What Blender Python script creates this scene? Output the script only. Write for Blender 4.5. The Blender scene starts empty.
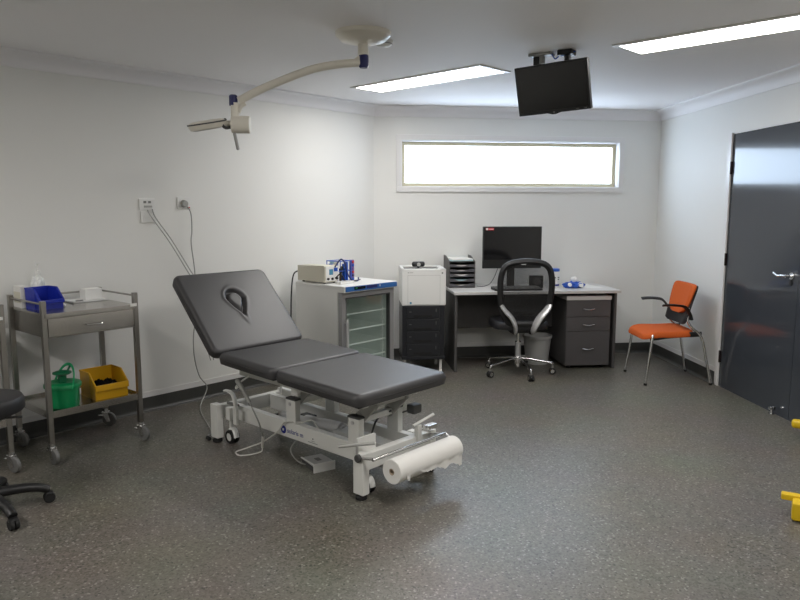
import bpy, bmesh, math, random
from mathutils import Vector, Matrix
random.seed(7)
S = bpy.context.scene
COL = S.collection
PI = math.pi
R = math.radians
def V(*a): return Vector(a)

# ---------------------------------------------------------------- materials
def mat(name, col, rough=.5, metal=0., noise=0., nscale=8., spec=.5, bump=0., bscale=200., coat=0., emit=None, estr=0.):
    m = bpy.data.materials.new(name); m.use_nodes = True
    nt = m.node_tree; b = nt.nodes['Principled BSDF']
    b.inputs['Base Color'].default_value = (*col, 1); b.inputs['Roughness'].default_value = rough
    b.inputs['Metallic'].default_value = metal; b.inputs['Specular IOR Level'].default_value = spec
    b.inputs['Coat Weight'].default_value = coat
    tc = nt.nodes.new('ShaderNodeTexCoord')
    if noise > 0:
        n = nt.nodes.new('ShaderNodeTexNoise'); n.inputs['Scale'].default_value = nscale; n.inputs['Detail'].default_value = 4
        nt.links.new(tc.outputs['Object'], n.inputs['Vector'])
        mx = nt.nodes.new('ShaderNodeMix'); mx.data_type = 'RGBA'
        mx.inputs[6].default_value = (*[c*(1-noise) for c in col], 1); mx.inputs[7].default_value = (*[min(1, c*(1+noise)) for c in col], 1)
        nt.links.new(n.outputs['Fac'], mx.inputs[0]); nt.links.new(mx.outputs[2], b.inputs['Base Color'])
    if bump > 0:
        n2 = nt.nodes.new('ShaderNodeTexNoise'); n2.inputs['Scale'].default_value = bscale; n2.inputs['Detail'].default_value = 3
        nt.links.new(tc.outputs['Object'], n2.inputs['Vector'])
        bp = nt.nodes.new('ShaderNodeBump'); bp.inputs['Strength'].default_value = bump; bp.inputs['Distance'].default_value = .002
        nt.links.new(n2.outputs['Fac'], bp.inputs['Height']); nt.links.new(bp.outputs['Normal'], b.inputs['Normal'])
    if emit:
        b.inputs['Emission Color'].default_value = (*emit, 1); b.inputs['Emission Strength'].default_value = estr
    return m

M = {}
M['wall'] = mat('wall_paint', (.81,.81,.785), .55, noise=.012, nscale=3, bump=.06, bscale=160)
M['ceil'] = mat('ceiling_paint', (.91,.90,.91), .7, noise=.008, nscale=2)
M['cornice'] = mat('cornice_paint', (.88,.87,.88), .55)
M['trim'] = mat('white_gloss_trim', (.80,.79,.78), .3)
M['skirt'] = mat('dark_vinyl_skirting', (.055,.056,.052), .45, noise=.25, nscale=90)
M['weld'] = mat('pale_weld_line', (.21,.20,.19), .5)
M['door'] = mat('charcoal_gloss_door', (.048,.054,.064), .12, noise=.04, nscale=5, coat=.3)
M['hinge'] = mat('dark_hinge', (.03,.02,.02), .4, .5)
M['chrome'] = mat('chrome', (.78,.78,.78), .16, 1.)
M['steel'] = mat('brushed_stainless', (.36,.345,.32), .33, 1., noise=.08, nscale=30)
M['steel_sheet'] = mat('stainless_sheet', (.47,.45,.42), .24, 1., noise=.05, nscale=12)
M['vinyl'] = mat('charcoal_upholstery_vinyl', (.040,.039,.041), .42, bump=.12, bscale=420, spec=.6)
M['vinyl_seam'] = mat('black_seam', (.016,.016,.016), .5)
M['board'] = mat('black_board', (.012,.012,.012), .6)
M['white_metal'] = mat('white_powder_coat', (.74,.74,.71), .35, noise=.02, nscale=10)
M['cap'] = mat('grey_end_cap', (.06,.06,.06), .5)
M['grey_plastic'] = mat('grey_plastic', (.36,.36,.34), .45)
M['mid_grey'] = mat('mid_grey_plastic', (.17,.17,.165), .5)
M['black'] = mat('black_plastic', (.012,.012,.013), .42)
M['black_rubber'] = mat('black_rubber', (.012,.012,.012), .7)
M['black_cloth'] = mat('black_cloth', (.008,.008,.008), .95, bump=.4, bscale=120, spec=.1)
M['black_fabric'] = mat('black_stool_vinyl', (.014,.014,.016), .5, bump=.1, bscale=300)
M['gloss_black'] = mat('screen_black', (.008,.008,.009), .12)
M['tv_black'] = mat('tv_screen', (.006,.006,.006), .16)
M['paper'] = mat('white_paper', (.80,.79,.76), .85, noise=.02, nscale=20, bump=.15, bscale=60, spec=.2)
M['card'] = mat('cardboard_core', (.42,.34,.25), .8)
M['white_plastic'] = mat('white_plastic', (.80,.80,.78), .35)
M['cream'] = mat('cream_plastic', (.66,.63,.52), .4)
M['beige'] = mat('beige_casing', (.62,.59,.49), .45)
M['lamp_white'] = mat('warm_white_enamel', (.80,.765,.68), .35)
M['navy'] = mat('navy_plastic', (.018,.022,.12), .4)
M['blue'] = mat('blue_bin_plastic', (.012,.028,.36), .3)
M['bright_blue'] = mat('bright_blue_plastic', (.02,.10,.50), .35)
M['strip_blue'] = mat('blue_control_strip', (.03,.13,.38), .3)
M['purple'] = mat('violet_plastic', (.20,.12,.34), .4)
M['yellow'] = mat('yellow_bin_plastic', (.66,.36,.012), .35)
M['yellow2'] = mat('yellow_moulded_plastic', (.74,.50,.012), .4)
M['green'] = mat('green_bucket_plastic', (.004,.23,.075), .3)
M['green_dark'] = mat('dark_green_plastic', (.004,.12,.05), .35)
M['green_light'] = mat('light_green_plastic', (.01,.36,.14), .35)
M['desk_top'] = mat('pale_grey_laminate', (.60,.59,.57), .4)
M['desk_side'] = mat('charcoal_laminate', (.075,.072,.072), .5, noise=.06, nscale=30)
M['drawer_grey'] = mat('drawer_grey_laminate', (.085,.080,.082), .5, noise=.05, nscale=30)
M['printer_black'] = mat('printer_black', (.011,.012,.016), .4)
M['slot'] = mat('slot_black', (.003,.003,.003), .6)
M['tray_grey'] = mat('smoky_tray_plastic', (.09,.09,.10), .3)
M['orange'] = mat('orange_upholstery', (.60,.115,.022), .8, noise=.08, nscale=60, bump=.2, bscale=500, spec=.25)
M['silver'] = mat('silver_plastic', (.58,.58,.58), .35, .4)
M['frame_grey'] = mat('grey_door_frame', (.34,.34,.34), .4, .3)
M['fridge_in'] = mat('fridge_liner', (.74,.78,.75), .5)
M['fridge_white'] = mat('white_enamel', (.74,.74,.72), .35)
M['wire'] = mat('shelf_white', (.80,.82,.80), .35)
M['lcd'] = mat('dark_display', (.006,.010,.02), .2)
M['red'] = mat('red_sticker', (.62,.04,.05), .5)
M['cyan'] = mat('pale_cyan_paper', (.45,.66,.70), .8)
M['teal'] = mat('teal_mark', (.06,.25,.40), .5)
M['logo_blue'] = mat('logo_blue', (.02,.03,.25), .5)
M['cable_grey'] = mat('grey_cable', (.30,.30,.28), .5)
M['cable_white'] = mat('white_cable', (.62,.61,.57), .5)
M['cream_frame'] = mat('cream_window_frame', (.50,.44,.30), .4)
M['reveal'] = mat('window_reveal_paint', (.78,.78,.78), .5)
M['pedal_silver'] = mat('silver_pedal', (.46,.46,.46), .35, .2)
M['bin_grey'] = mat('light_grey_bin', (.45,.45,.44), .5)
M['clear'] = mat('clear_bottle', (.70,.72,.70), .25)

def floor_material():
    m = bpy.data.materials.new('speckled_grey_vinyl'); m.use_nodes = True; nt = m.node_tree; b = nt.nodes['Principled BSDF']
    tc = nt.nodes.new('ShaderNodeTexCoord')
    v = nt.nodes.new('ShaderNodeTexVoronoi'); v.inputs['Scale'].default_value = 120
    nt.links.new(tc.outputs['Object'], v.inputs['Vector'])
    sep = nt.nodes.new('ShaderNodeSeparateColor'); nt.links.new(v.outputs['Color'], sep.inputs['Color'])
    cr = nt.nodes.new('ShaderNodeValToRGB'); cr.color_ramp.interpolation = 'CONSTANT'
    e = cr.color_ramp.elements
    e[0].position = 0; e[0].color = (.110,.103,.084,1)
    e[1].position = .25; e[1].color = (.152,.143,.119,1)
    for p, c in ((.58,(.178,.168,.142,1)), (.82,(.133,.125,.104,1)), (.92,(.29,.275,.245,1)), (.965,(.060,.057,.049,1))):
        x = e.new(p); x.color = c
    nt.links.new(sep.outputs['Red'], cr.inputs['Fac'])
    n = nt.nodes.new('ShaderNodeTexNoise'); n.inputs['Scale'].default_value = 2.2; n.inputs['Detail'].default_value = 3
    nt.links.new(tc.outputs['Object'], n.inputs['Vector'])
    mx = nt.nodes.new('ShaderNodeMix'); mx.data_type = 'RGBA'; mx.blend_type = 'MULTIPLY'; mx.inputs[0].default_value = .25
    nt.links.new(cr.outputs['Color'], mx.inputs[6]); nt.links.new(n.outputs['Color'], mx.inputs[7])
    nt.links.new(mx.outputs[2], b.inputs['Base Color'])
    b.inputs['Roughness'].default_value = .36; b.inputs['Specular IOR Level'].default_value = .5
    n2 = nt.nodes.new('ShaderNodeTexNoise'); n2.inputs['Scale'].default_value = 70
    nt.links.new(tc.outputs['Object'], n2.inputs['Vector'])
    bp = nt.nodes.new('ShaderNodeBump'); bp.inputs['Strength'].default_value = .12; bp.inputs['Distance'].default_value = .003
    nt.links.new(n2.outputs['Fac'], bp.inputs['Height']); nt.links.new(bp.outputs['Normal'], b.inputs['Normal'])
    return m
M['floor'] = floor_material()

def emitter(name, col, strength):
    m = bpy.data.materials.new(name); m.use_nodes = True; nt = m.node_tree
    nt.nodes.remove(nt.nodes['Principled BSDF'])
    e = nt.nodes.new('ShaderNodeEmission'); e.inputs['Color'].default_value = (*col, 1); e.inputs['Strength'].default_value = strength
    nt.links.new(e.outputs[0], nt.nodes['Material Output'].inputs['Surface'])
    return m
M['diffuser'] = emitter('lit_lamp_diffuser', (1,.965,.925), 9.)
M['fill_diffuser'] = emitter('added_fill_diffuser', (1,.965,.925), 15.)  # stronger glow, only for the two added fill panels out of view
M['daylight'] = emitter('daylit_frosted_glass', (.66,.81,1.0), 3.7)

def glassy(name, tint, fac):
    m = bpy.data.materials.new(name); m.use_nodes = True; nt = m.node_tree
    nt.nodes.remove(nt.nodes['Principled BSDF'])
    t = nt.nodes.new('ShaderNodeBsdfTransparent'); t.inputs['Color'].default_value = (*tint, 1)
    g = nt.nodes.new('ShaderNodeBsdfGlossy'); g.inputs['Roughness'].default_value = .04
    lw_ = nt.nodes.new('ShaderNodeLayerWeight'); lw_.inputs['Blend'].default_value = .5
    pw_ = nt.nodes.new('ShaderNodeMath'); pw_.operation = 'POWER'; pw_.inputs[1].default_value = 4; nt.links.new(lw_.outputs['Facing'], pw_.inputs[0])
    f = nt.nodes.new('ShaderNodeMath'); f.operation = 'MULTIPLY_ADD'; f.inputs[1].default_value = .5; f.inputs[2].default_value = fac; nt.links.new(pw_.outputs[0], f.inputs[0])
    x = nt.nodes.new('ShaderNodeMixShader')
    nt.links.new(f.outputs[0], x.inputs[0]); nt.links.new(t.outputs[0], x.inputs[1]); nt.links.new(g.outputs[0], x.inputs[2])
    nt.links.new(x.outputs[0], nt.nodes['Material Output'].inputs['Surface'])
    return m
M['glass'] = glassy('clear_door_glass', (.95,.98,.97), .03)

def meshfabric():
    m = bpy.data.materials.new('black_mesh_fabric'); m.use_nodes = True; nt = m.node_tree; b = nt.nodes['Principled BSDF']
    b.inputs['Base Color'].default_value = (.012,.012,.012,1); b.inputs['Roughness'].default_value = .7
    tc = nt.nodes.new('ShaderNodeTexCoord')
    ck = nt.nodes.new('ShaderNodeTexChecker'); ck.inputs['Scale'].default_value = 420
    nt.links.new(tc.outputs['Object'], ck.inputs['Vector'])
    t = nt.nodes.new('ShaderNodeBsdfTransparent'); x = nt.nodes.new('ShaderNodeMixShader')
    mr = nt.nodes.new('ShaderNodeMapRange'); mr.inputs['To Min'].default_value = .35; mr.inputs['To Max'].default_value = .85
    nt.links.new(ck.outputs['Fac'], mr.inputs['Value']); nt.links.new(mr.outputs[0], x.inputs[0])
    nt.links.new(t.outputs[0], x.inputs[1]); nt.links.new(b.outputs[0], x.inputs[2])
    nt.links.new(x.outputs[0], nt.nodes['Material Output'].inputs['Surface'])
    return m
M['mesh'] = meshfabric()

# ---------------------------------------------------------------- mesh builder
class MB:
    def __init__(s): s.v = []; s.f = []
    def add(s, verts, faces, mtx=None):
        o = len(s.v)
        for p in verts:
            p = Vector(p); s.v.append(mtx @ p if mtx else p)
        for f in faces: s.f.append([i+o for i in f])
        return s
    def bmadd(s, bm, mtx=None):
        bm.verts.index_update()
        s.add([v.co.copy() for v in bm.verts], [[v.index for v in f.verts] for f in bm.faces], mtx); bm.free(); return s
    def bx(s, x0, x1, y0, y1, z0, z1, bev=0, seg=2, mtx=None):
        bm = bmesh.new(); bmesh.ops.create_cube(bm, size=1)
        for v in bm.verts:
            v.co = V((x0+x1)/2+v.co.x*(x1-x0), (y0+y1)/2+v.co.y*(y1-y0), (z0+z1)/2+v.co.z*(z1-z0))
        if bev > 0: bmesh.ops.bevel(bm, geom=bm.edges[:], offset=min(bev, .49*min(abs(x1-x0), abs(y1-y0), abs(z1-z0))), segments=seg, affect='EDGES', profile=.5)
        return s.bmadd(bm, mtx)
    def cyl(s, p0, p1, r, r2=None, seg=16, mtx=None, bev=0):
        p0 = Vector(p0); p1 = Vector(p1); r2 = r if r2 is None else r2
        d = p1-p0; q = d.to_track_quat('Z', 'Y').to_matrix(); L = d.length
        prof = [(0,0), (r,0), (r2,L), (0,L)]
        if bev: prof = [(0,0), (r-bev,0), (r,bev), (r2,L-bev), (r2-bev,L), (0,L)]
        mm = Matrix.Translation(p0) @ q.to_4x4()
        return s.lathe(prof, seg, mm if not mtx else mtx @ mm)
    def lathe(s, prof, seg=24, mtx=None, sx=1, sy=1):
        vs = []; fs = []; rings = []
        for r, z in prof:
            if r < 1e-7: rings.append([len(vs)]); vs.append((0,0,z))
            else:
                rings.append(list(range(len(vs), len(vs)+seg)))
                vs += [(r*sx*math.cos(2*PI*i/seg), r*sy*math.sin(2*PI*i/seg), z) for i in range(seg)]
        for a, b in zip(rings, rings[1:]):
            for i in range(seg):
                j = (i+1) % seg
                if len(a) == 1 and len(b) == 1: continue
                if len(a) == 1: fs.append([a[0], b[j], b[i]])
                elif len(b) == 1: fs.append([a[i], a[j], b[0]])
                else: fs.append([a[i], a[j], b[j], b[i]])
        return s.add(vs, fs, mtx)
    def tube(s, pts, r, seg=8, smooth=0, mtx=None, closed=False, sq=None):
        pts = [Vector(p) for p in pts]
        if smooth: pts = catmull(pts, smooth, closed)
        n = len(pts); rad = r if callable(r) else (lambda t: r)
        vs = []; fs = []
        def tang(i):
            if closed: return (pts[(i+1) % n]-pts[i-1]).normalized()
            return (pts[min(i+1, n-1)]-pts[max(i-1, 0)]).normalized()
        t0 = tang(0); up = V(0,0,1) if abs(t0.z) < .9 else V(1,0,0)
        nrm = (up - t0*up.dot(t0)).normalized()
        for i in range(n):
            t = tang(i); nrm = (nrm - t*nrm.dot(t)).normalized(); b = t.cross(nrm)
            for k in range(seg):
                a = 2*PI*(k+.5)/seg; rr = rad(i/(n-1))
                ca, sa = math.cos(a)*rr, math.sin(a)*rr
                if sq: ca *= sq[0]; sa *= sq[1]
                vs.append(pts[i]+nrm*ca+b*sa)
        m = n if closed else n-1
        for i in range(m):
            for k in range(seg):
                a = i*seg+k; b = i*seg+(k+1) % seg; c = ((i+1) % n)*seg+(k+1) % seg; d = ((i+1) % n)*seg+k
                fs.append([a, b, c, d])
        if not closed: fs.append(list(range(seg))[::-1]); fs.append(list(range((n-1)*seg, n*seg)))
        return s.add(vs, fs, mtx)
    def prism(s, poly, a0, a1, axis='y', mtx=None):
        def P(p, a):
            if axis == 'y': return (p[0], a, p[1])
            if axis == 'x': return (a, p[0], p[1])
            return (p[0], p[1], a)
        n = len(poly); vs = [P(p, a0) for p in poly]+[P(p, a1) for p in poly]
        fs = [[i, (i+1) % n, n+(i+1) % n, n+i] for i in range(n)]+[list(range(n))[::-1], list(range(n, 2*n))]
        return s.add(vs, fs, mtx)
    def build(s, name, m, parent=None, loc=None, rotz=0, angle=40, solid=0, bevel=0):
        me = bpy.data.meshes.new(name); me.from_pydata([tuple(p) for p in s.v], [], s.f); me.update()
        bm = bmesh.new(); bm.from_mesh(me); bmesh.ops.recalc_face_normals(bm, faces=bm.faces[:]); bm.to_mesh(me); bm.free()
        me.polygons.foreach_set('use_smooth', [True]*len(me.polygons)); me.set_sharp_from_angle(angle=R(angle))
        me.materials.append(M[m] if isinstance(m, str) else m)
        o = bpy.data.objects.new(name, me); COL.objects.link(o)
        wnm = o.modifiers.new('weighted_normals', 'WEIGHTED_NORMAL'); wnm.keep_sharp = True
        if parent: o.parent = parent
        if loc is not None: o.location = loc
        if rotz: o.rotation_euler = (0,0,rotz)
        return o

def catmull(pts, n, closed=False):
    out = []; m = len(pts)
    rng = range(m if closed else m-1)
    for i in rng:
        p0 = pts[i-1] if (i > 0 or closed) else pts[0]; p1 = pts[i]; p2 = pts[(i+1) % m]
        p3 = pts[(i+2) % m] if (closed or i+2 < m) else pts[-1]
        for k in range(n):
            t = k/n
            out.append(.5*((2*p1)+(p2-p0)*t+(2*p0-5*p1+4*p2-p3)*t*t+(-p0+3*p1-3*p2+p3)*t**3))
    if not closed: out.append(pts[-1])
    return out

def tag(o, label=None, cat=None, group=None, kind=None):
    if label: o['label'] = label
    if cat: o['category'] = cat
    if group: o['group'] = group
    if kind: o['kind'] = kind
    return o
def thing(name, label, cat, loc, rotz=0, group=None):
    o = bpy.data.objects.new(name, None); COL.objects.link(o); o.empty_display_size = .1
    o.location = loc; o.rotation_euler = (0,0,rotz)
    return tag(o, label, cat, group)
def struct(o): o['kind'] = 'structure'; return o
def dup(o, parent=None):
    c = o.copy(); COL.objects.link(c)
    if parent: c.parent = parent
    for ch in list(o.children): dup(ch, c)
    return c
def text(s, size, name, m, parent, mtx, extr=.0006, shear=0):
    cu = bpy.data.curves.new('t', 'FONT'); cu.body = s; cu.size = size; cu.extrude = extr; cu.shear = shear; cu.resolution_u = 3
    to = bpy.data.objects.new('t', cu); COL.objects.link(to)
    dg = bpy.context.evaluated_depsgraph_get()
    me = bpy.data.meshes.new_from_object(to.evaluated_get(dg)); me.transform(mtx)
    bpy.data.objects.remove(to); bpy.data.curves.remove(cu)
    me.materials.clear(); me.materials.append(M[m]); me.name = name
    o = bpy.data.objects.new(name, me); COL.objects.link(o); o.parent = parent
    return o
def frame_mtx(o, x, z):            # origin, x axis, z axis
    x = Vector(x).normalized(); z = Vector(z).normalized(); y = z.cross(x)
    return Matrix(((x.x,y.x,z.x,o[0]), (x.y,y.y,z.y,o[1]), (x.z,y.z,z.z,o[2]), (0,0,0,1)))

# ---------------------------------------------------------------- camera
HC = 1.47; PITCH, ROLL, YAW = .1321, .0006, .0592
fw = V(math.sin(YAW)*math.cos(PITCH), math.cos(YAW)*math.cos(PITCH), -math.sin(PITCH))
rt = V(math.cos(YAW), -math.sin(YAW), 0); up = rt.cross(fw)
rt, up = rt*math.cos(ROLL)+up*math.sin(ROLL), -rt*math.sin(ROLL)+up*math.cos(ROLL)
cd = bpy.data.cameras.new('camera'); cam = bpy.data.objects.new('camera', cd); COL.objects.link(cam)
cd.sensor_fit = 'HORIZONTAL'; cd.sensor_width = 36; cd.lens = 700/800*36; cd.clip_start = .05
cam.matrix_world = Matrix(((rt.x,up.x,-fw.x,0), (rt.y,up.y,-fw.y,0), (rt.z,up.z,-fw.z,HC), (0,0,0,1)))
S.camera = cam

# ---------------------------------------------------------------- room shell
H = 2.4
XR = 2.975
CR = V(XR, 6.869); K = V(.147, 6.67); LF = V(-3.9, 2.72); NL = V(-3.9, -1.3); NR = V(XR, -1.3)
LA = math.atan2(K.y-LF.y, K.x-LF.x)             # heading of the angled left wall
BA = math.atan2(CR.y-K.y, CR.x-K.x)             # heading of the back wall
poly = [NR, CR, K, LF, NL]
struct(MB().prism([tuple(p) for p in poly], -.1, 0, 'z').build('floor', 'floor'))
struct(MB().prism([tuple(p) for p in poly], H, H+.1, 'z').build('ceiling', 'ceil'))
def offs(p, q, d):                               # line p->q shifted by d towards the room
    t = (q-p).normalized(); n = V(-t.y, t.x)     # poly is counter-clockwise, room is on the left
    return p+n*d, t
def isect(a, ta, b, tb):
    den = ta.x*tb.y-ta.y*tb.x
    s = ((b.x-a.x)*tb.y-(b.y-a.y)*tb.x)/den
    return a+ta*s
def strip(i, profile, clip=None):
    """sweep a (distance into room, z) profile along wall i with mitred ends"""
    n = len(poly); p, q = poly[i], poly[(i+1) % n]; pp = poly[i-1]; qq = poly[(i+2) % n]
    vs = []; m = len(profile)
    for end in (0, 1):
        for d, z in profile:
            a, ta = offs(p, q, d)
            if clip and clip[end] is not None: c = a+ta*clip[end]
            elif end == 0: b, tb = offs(pp, p, d); c = isect(a, ta, b, tb)
            else: b, tb = offs(q, qq, d); c = isect(a, ta, b, tb)
            vs.append((c.x, c.y, z))
    fs = [[k, (k+1) % m, m+(k+1) % m, m+k] for k in range(m)]+[list(range(m)), list(range(m, 2*m))[::-1]]
    return MB().add(vs, fs)
names = ['right', 'back', 'left', 'far_left', 'front']
slab = lambda z0, z1: [(0,z0), (-.12,z0), (-.12,z1), (0,z1)]
# right wall with the doorway; distances measured from NR along +y
D0, D1, DH = 3.585-(-1.3), 5.505-(-1.3), 2.05
wr = MB()
for c, z in (((None, D0), (0, H)), ((D1, None), (0, H)), ((D0, D1), (DH+.005, H))):
    b = strip(0, slab(*z), c); wr.add(b.v, b.f)
struct(wr.build('wall_right', 'wall'))
# back wall with the window; local x measured from CR back towards K
WX0, WX1, WZ0, WZ1 = .425, 2.575, 1.657, 2.092
wb = MB()
for c, z in (((None, WX0), (0, H)), ((WX1, None), (0, H)), ((WX0, WX1), (0, WZ0)), ((WX0, WX1), (WZ1, H))):
    b = strip(1, slab(*z), c); wb.add(b.v, b.f)
struct(wb.build('wall_back', 'wall'))
for i in (2, 3, 4): struct(strip(i, slab(0, H)).build('wall_'+names[i], 'wall'))
cor = [(0,H), (0,H-.095), (.012,H-.095), (.016,H-.088)]+[(.016+.062*(1-math.cos(a)), H-.086+.066*math.sin(a)) for a in [R(90*k/8) for k in range(1, 9)]]+[(.086,H-.014), (.092,H-.012), (.092,H)]
for i in range(5): struct(strip(i, cor).build('trim_%d' % (i+1), 'cornice'))
skp = [(0,0), (0,.105), (.006,.105), (.006,.03)]+[(.006+.024*(1-math.cos(a)), .03-.026*math.sin(a)) for a in [R(90*k/5) for k in range(1, 6)]]+[(.03,0)]
whs = [(0,.105), (0,.145), (.004,.145), (.004,.105)]
wld = [(.03,0), (.03,.0045), (.036,.0045), (.036,0)]
k = 6
for i in range(5):
    for c in ([(None, D0-.06), (D1+.055, None)] if i == 0 else [None]):
        o = struct(strip(i, skp, c).build('baseboard_'+names[i], 'skirt'))
        struct(strip(i, whs, c).build('trim_%d' % k, 'trim')); k += 1
        struct(strip(i, wld, c).build('trim_%d' % k, 'weld')); k += 1

# window, built in a frame at the back-right corner: x runs left->right (negative), y out of the room
wn = bpy.data.objects.new('window_1', None); COL.objects.link(wn); wn.location = (CR.x, CR.y, 0); wn.rotation_euler = (0,0,BA); struct(wn)
def ring(mb, x0, x1, z0, z1, w, y0, y1, bev=.002):
    mb.bx(x0, x1, y0, y1, z1-w, z1, bev); mb.bx(x0, x1, y0, y1, z0, z0+w, bev)
    mb.bx(x0, x0+w, y0, y1, z0+w, z1-w, bev); mb.bx(x1-w, x1, y0, y1, z0+w, z1-w, bev)
    return mb
ring(MB(), -WX1-.048, -WX0+.048, WZ0-.046, WZ1+.05, .05, -.018, 0).build('architrave', 'trim', wn)
ring(MB(), -WX1, -WX0, WZ0, WZ1, .008, -.002, .10, 0).build('reveal', 'reveal', wn)
ring(MB(), -WX1+.008, -WX0-.008, WZ0+.008, WZ1-.008, .034, .055, .10).build('sash_frame', 'cream_frame', wn)
pane = MB().bx(-WX1+.036, -WX0-.036, .083, .089, WZ0+.03, WZ1-.03).build('frosted_pane', 'daylight', wn)

# double door in the right wall
dr = bpy.data.objects.new('door_1', None); COL.objects.link(dr); dr.location = (XR, 5.505, 0); struct(dr)   # local -y runs towards the camera, +x out of the room
jb = MB()
jb.bx(-.014, .10, .0, .05, 0, DH+.005, .003)
jb.bx(-.014, .10, -1.97, -1.92, 0, DH+.005, .003)
jb.bx(.0, .10, -1.92, 0, DH-.005, DH+.005)
jb.build('door_jamb', 'trim', dr)
for nm, y0, y1, hs in (('door_leaf', -.945, -.004, -1), ('door_leaf', -1.916, -.950, 1)):
    lf = MB().bx(.004, .044, y0, y1, .0015, DH-.006).build(nm, 'door', dr)
    hy = y1+.004 if hs < 0 else y0-.004
    for z in (1.78, 1.05, .25):
        MB().cyl((-.007, hy-.002, z-.05), (-.007, hy-.002, z+.05), .0075, seg=12).bx(-.003,.006,hy-.012,hy+.008,z-.05,z+.05,.001).build('hinge', 'hinge', lf)
    if hs < 0:
        hd = MB(); hy = y0+.065; z = 1.0
        hd.cyl((.004, hy, z), (-.008, hy, z), .026, seg=24, bev=.002)
        hd.cyl((-.008, hy, z), (-.05, hy, z), .011)
        hd.tube([(-.05, hy-.004, z), (-.053, hy+.03, z+.002), (-.053, hy+.08, z-.004), (-.05, hy+.135, z+.012)], .0085, 10, 5)
        hd.build('lever_handle', 'chrome', lf)
        MB().cyl((.005, hy+.012, z-.05), (-.003, hy+.012, z-.05), .018, seg=18).build('lock_cover', 'slot', lf)
# fixed stop at the foot of the doors
t = thing('door_stop', 'small metal door stop on the floor at the foot of the grey double door', 'door stop', (2.945, 4.70, 0))
MB().cyl((0,0,0), (0,0,.006), .020, seg=20).cyl((0,0,.006), (0,0,.045), .010).cyl((-.018,0,.045), (.012,0,.045), .012, seg=14).build('stop_body', 'chrome', t)
MB().cyl((.012,0,.045), (.020,0,.045), .013, seg=14).build('rubber_tip', 'black_rubber', t)

# ---------------------------------------------------------------- ceiling things
def troffer(name, label, x, y, dm='diffuser'):
    t = thing(name, label, 'ceiling light', (x, y, H), R(-47.4), 'recessed ceiling light panels')
    f = ring(MB(), -.640, .640, -.172, .172, .032, 0, .008, .001)
    f.v = [V(p.x, p.z, -p.y) for p in f.v]
    f.build('light_frame', 'white_metal', t)
    MB().bx(-.608, .608, -.140, .140, -.005, -.002).build('diffuser', dm, t)
    return t
troffer('ceiling_light', 'bright rectangular ceiling light panel between the lamp arm and the hanging television', .50, 5.305)
troffer('ceiling_light', 'bright ceiling light panel to the right of the hanging television', 2.03, 3.775)

troffer('ceiling_light', 'added fill light panel overhead near the camera, above the top edge of the photo', .75, 1.75, 'fill_diffuser')  # unseen panel added to light the near side of the room
troffer('ceiling_light', 'added fill light panel overhead at the far left, outside the photo', -2.45, 1.95, 'fill_diffuser')  # second added panel, out of view, brightens the left wall

t = thing('smoke_detector', 'small round white detector on the ceiling beside the lamp arm mount', 'smoke detector', (.150, 4.10, H))
MB().lathe([(0,0), (.055,0), (.055,-.012), (.045,-.026), (.030,-.034), (0,-.034)], 28).build('detector_body', 'white_plastic', t)
MB().lathe([(.047,-.018), (.050,-.018), (.050,-.022), (.047,-.022)], 28).build('vent_ring', 'mid_grey', t)

# examination lamp on its ceiling arm
t = thing('examination_lamp', 'cream examination lamp with a long curved arm hanging from the ceiling', 'lamp', (.033, 3.92, H))
MB().lathe([(0,0), (.15,0), (.148,-.02), (.12,-.045), (.07,-.058), (.035,-.062), (0,-.062)], 40).build('ceiling_rose', 'lamp_white', t)
MB().cyl((0,0,-.05), (0,0,-.115), .029, seg=24).build('drop_sleeve', 'lamp_white', t)
MB().cyl((0,0,-.10), (0,0,-.175), .0245, seg=24).tube([(-.005,0,-.13), (-.028,0,-.145), (-.05,0,-.168)], .018, 12, 4).build('drop_tube', 'lamp_white', t)
ja = V(.002, 0, -.150)
MB().lathe([(0,.036), (.020,.036), (.027,.028), (.028,0), (.027,-.028), (.020,-.036), (0,-.036)], 24, Matrix.Translation(ja) ).build('shoulder_joint', 'navy', t)
pe = V(-.688, -.02, -.378)
arm = [ja+V(-.02,0,-.008), ja+V(-.13,-.002,-.018), ja+V(-.27,-.006,-.045), ja+V(-.42,-.01,-.100), ja+V(-.56,-.015,-.160), pe+V(.02,0,.010)]
MB().tube(arm, .0215, 16, 6).build('curved_arm', 'lamp_white', t)
MB().tube([pe+V(.055,0,.0), pe+V(.03,0,-.018), pe+V(.018,0,-.05)], .013, 12, 4).cyl(pe+V(0,0,.0), pe+V(0,0,-.085), .0225, seg=20).build('elbow', 'lamp_white', t)
MB().lathe([(0,.030), (.016,.030), (.022,.024), (.0225,-.02), (.0225,-.026)], 22, Matrix.Translation(pe+V(-.008,0,.012))).build('elbow_cap', 'navy', t)
hd = V(-.696, -.02, -.492)
MB().cyl(hd+V(-.002,0,0), hd+V(.086,0,0), .046, seg=28, bev=.004).cyl(hd+V(-.012,0,0), hd+V(.0,0,0), .044, seg=28).build('lamp_housing', 'lamp_white', t)
MB().cyl(hd+V(.004,-.02,-.045), hd+V(.022,-.025,-.135), .0085, seg=12, bev=.003).build('aiming_handle', 'grey_plastic', t)
hm = Matrix.Translation(hd+V(-.142,0,.004)) @ Matrix.Rotation(R(-9), 4, 'Y') @ Matrix.Rotation(R(9), 4, 'X')
h = MB().lathe([(0,.020), (.080,.018), (.100,.008), (.103,.002), (.096,-.022), (.088,-.028), (0,-.028)], 40, hm).build('lamp_head', 'lamp_white', t)
MB().lathe([(.1025,.0075), (.1055,.0075), (.1055,.0005), (.1025,.0005)], 40, hm).build('dark_rim', 'cap', h)
MB().lathe([(0,-.0285), (.078,-.0285), (.078,-.0305), (0,-.0305)], 32, hm).build('lens', 'silver', h)
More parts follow.
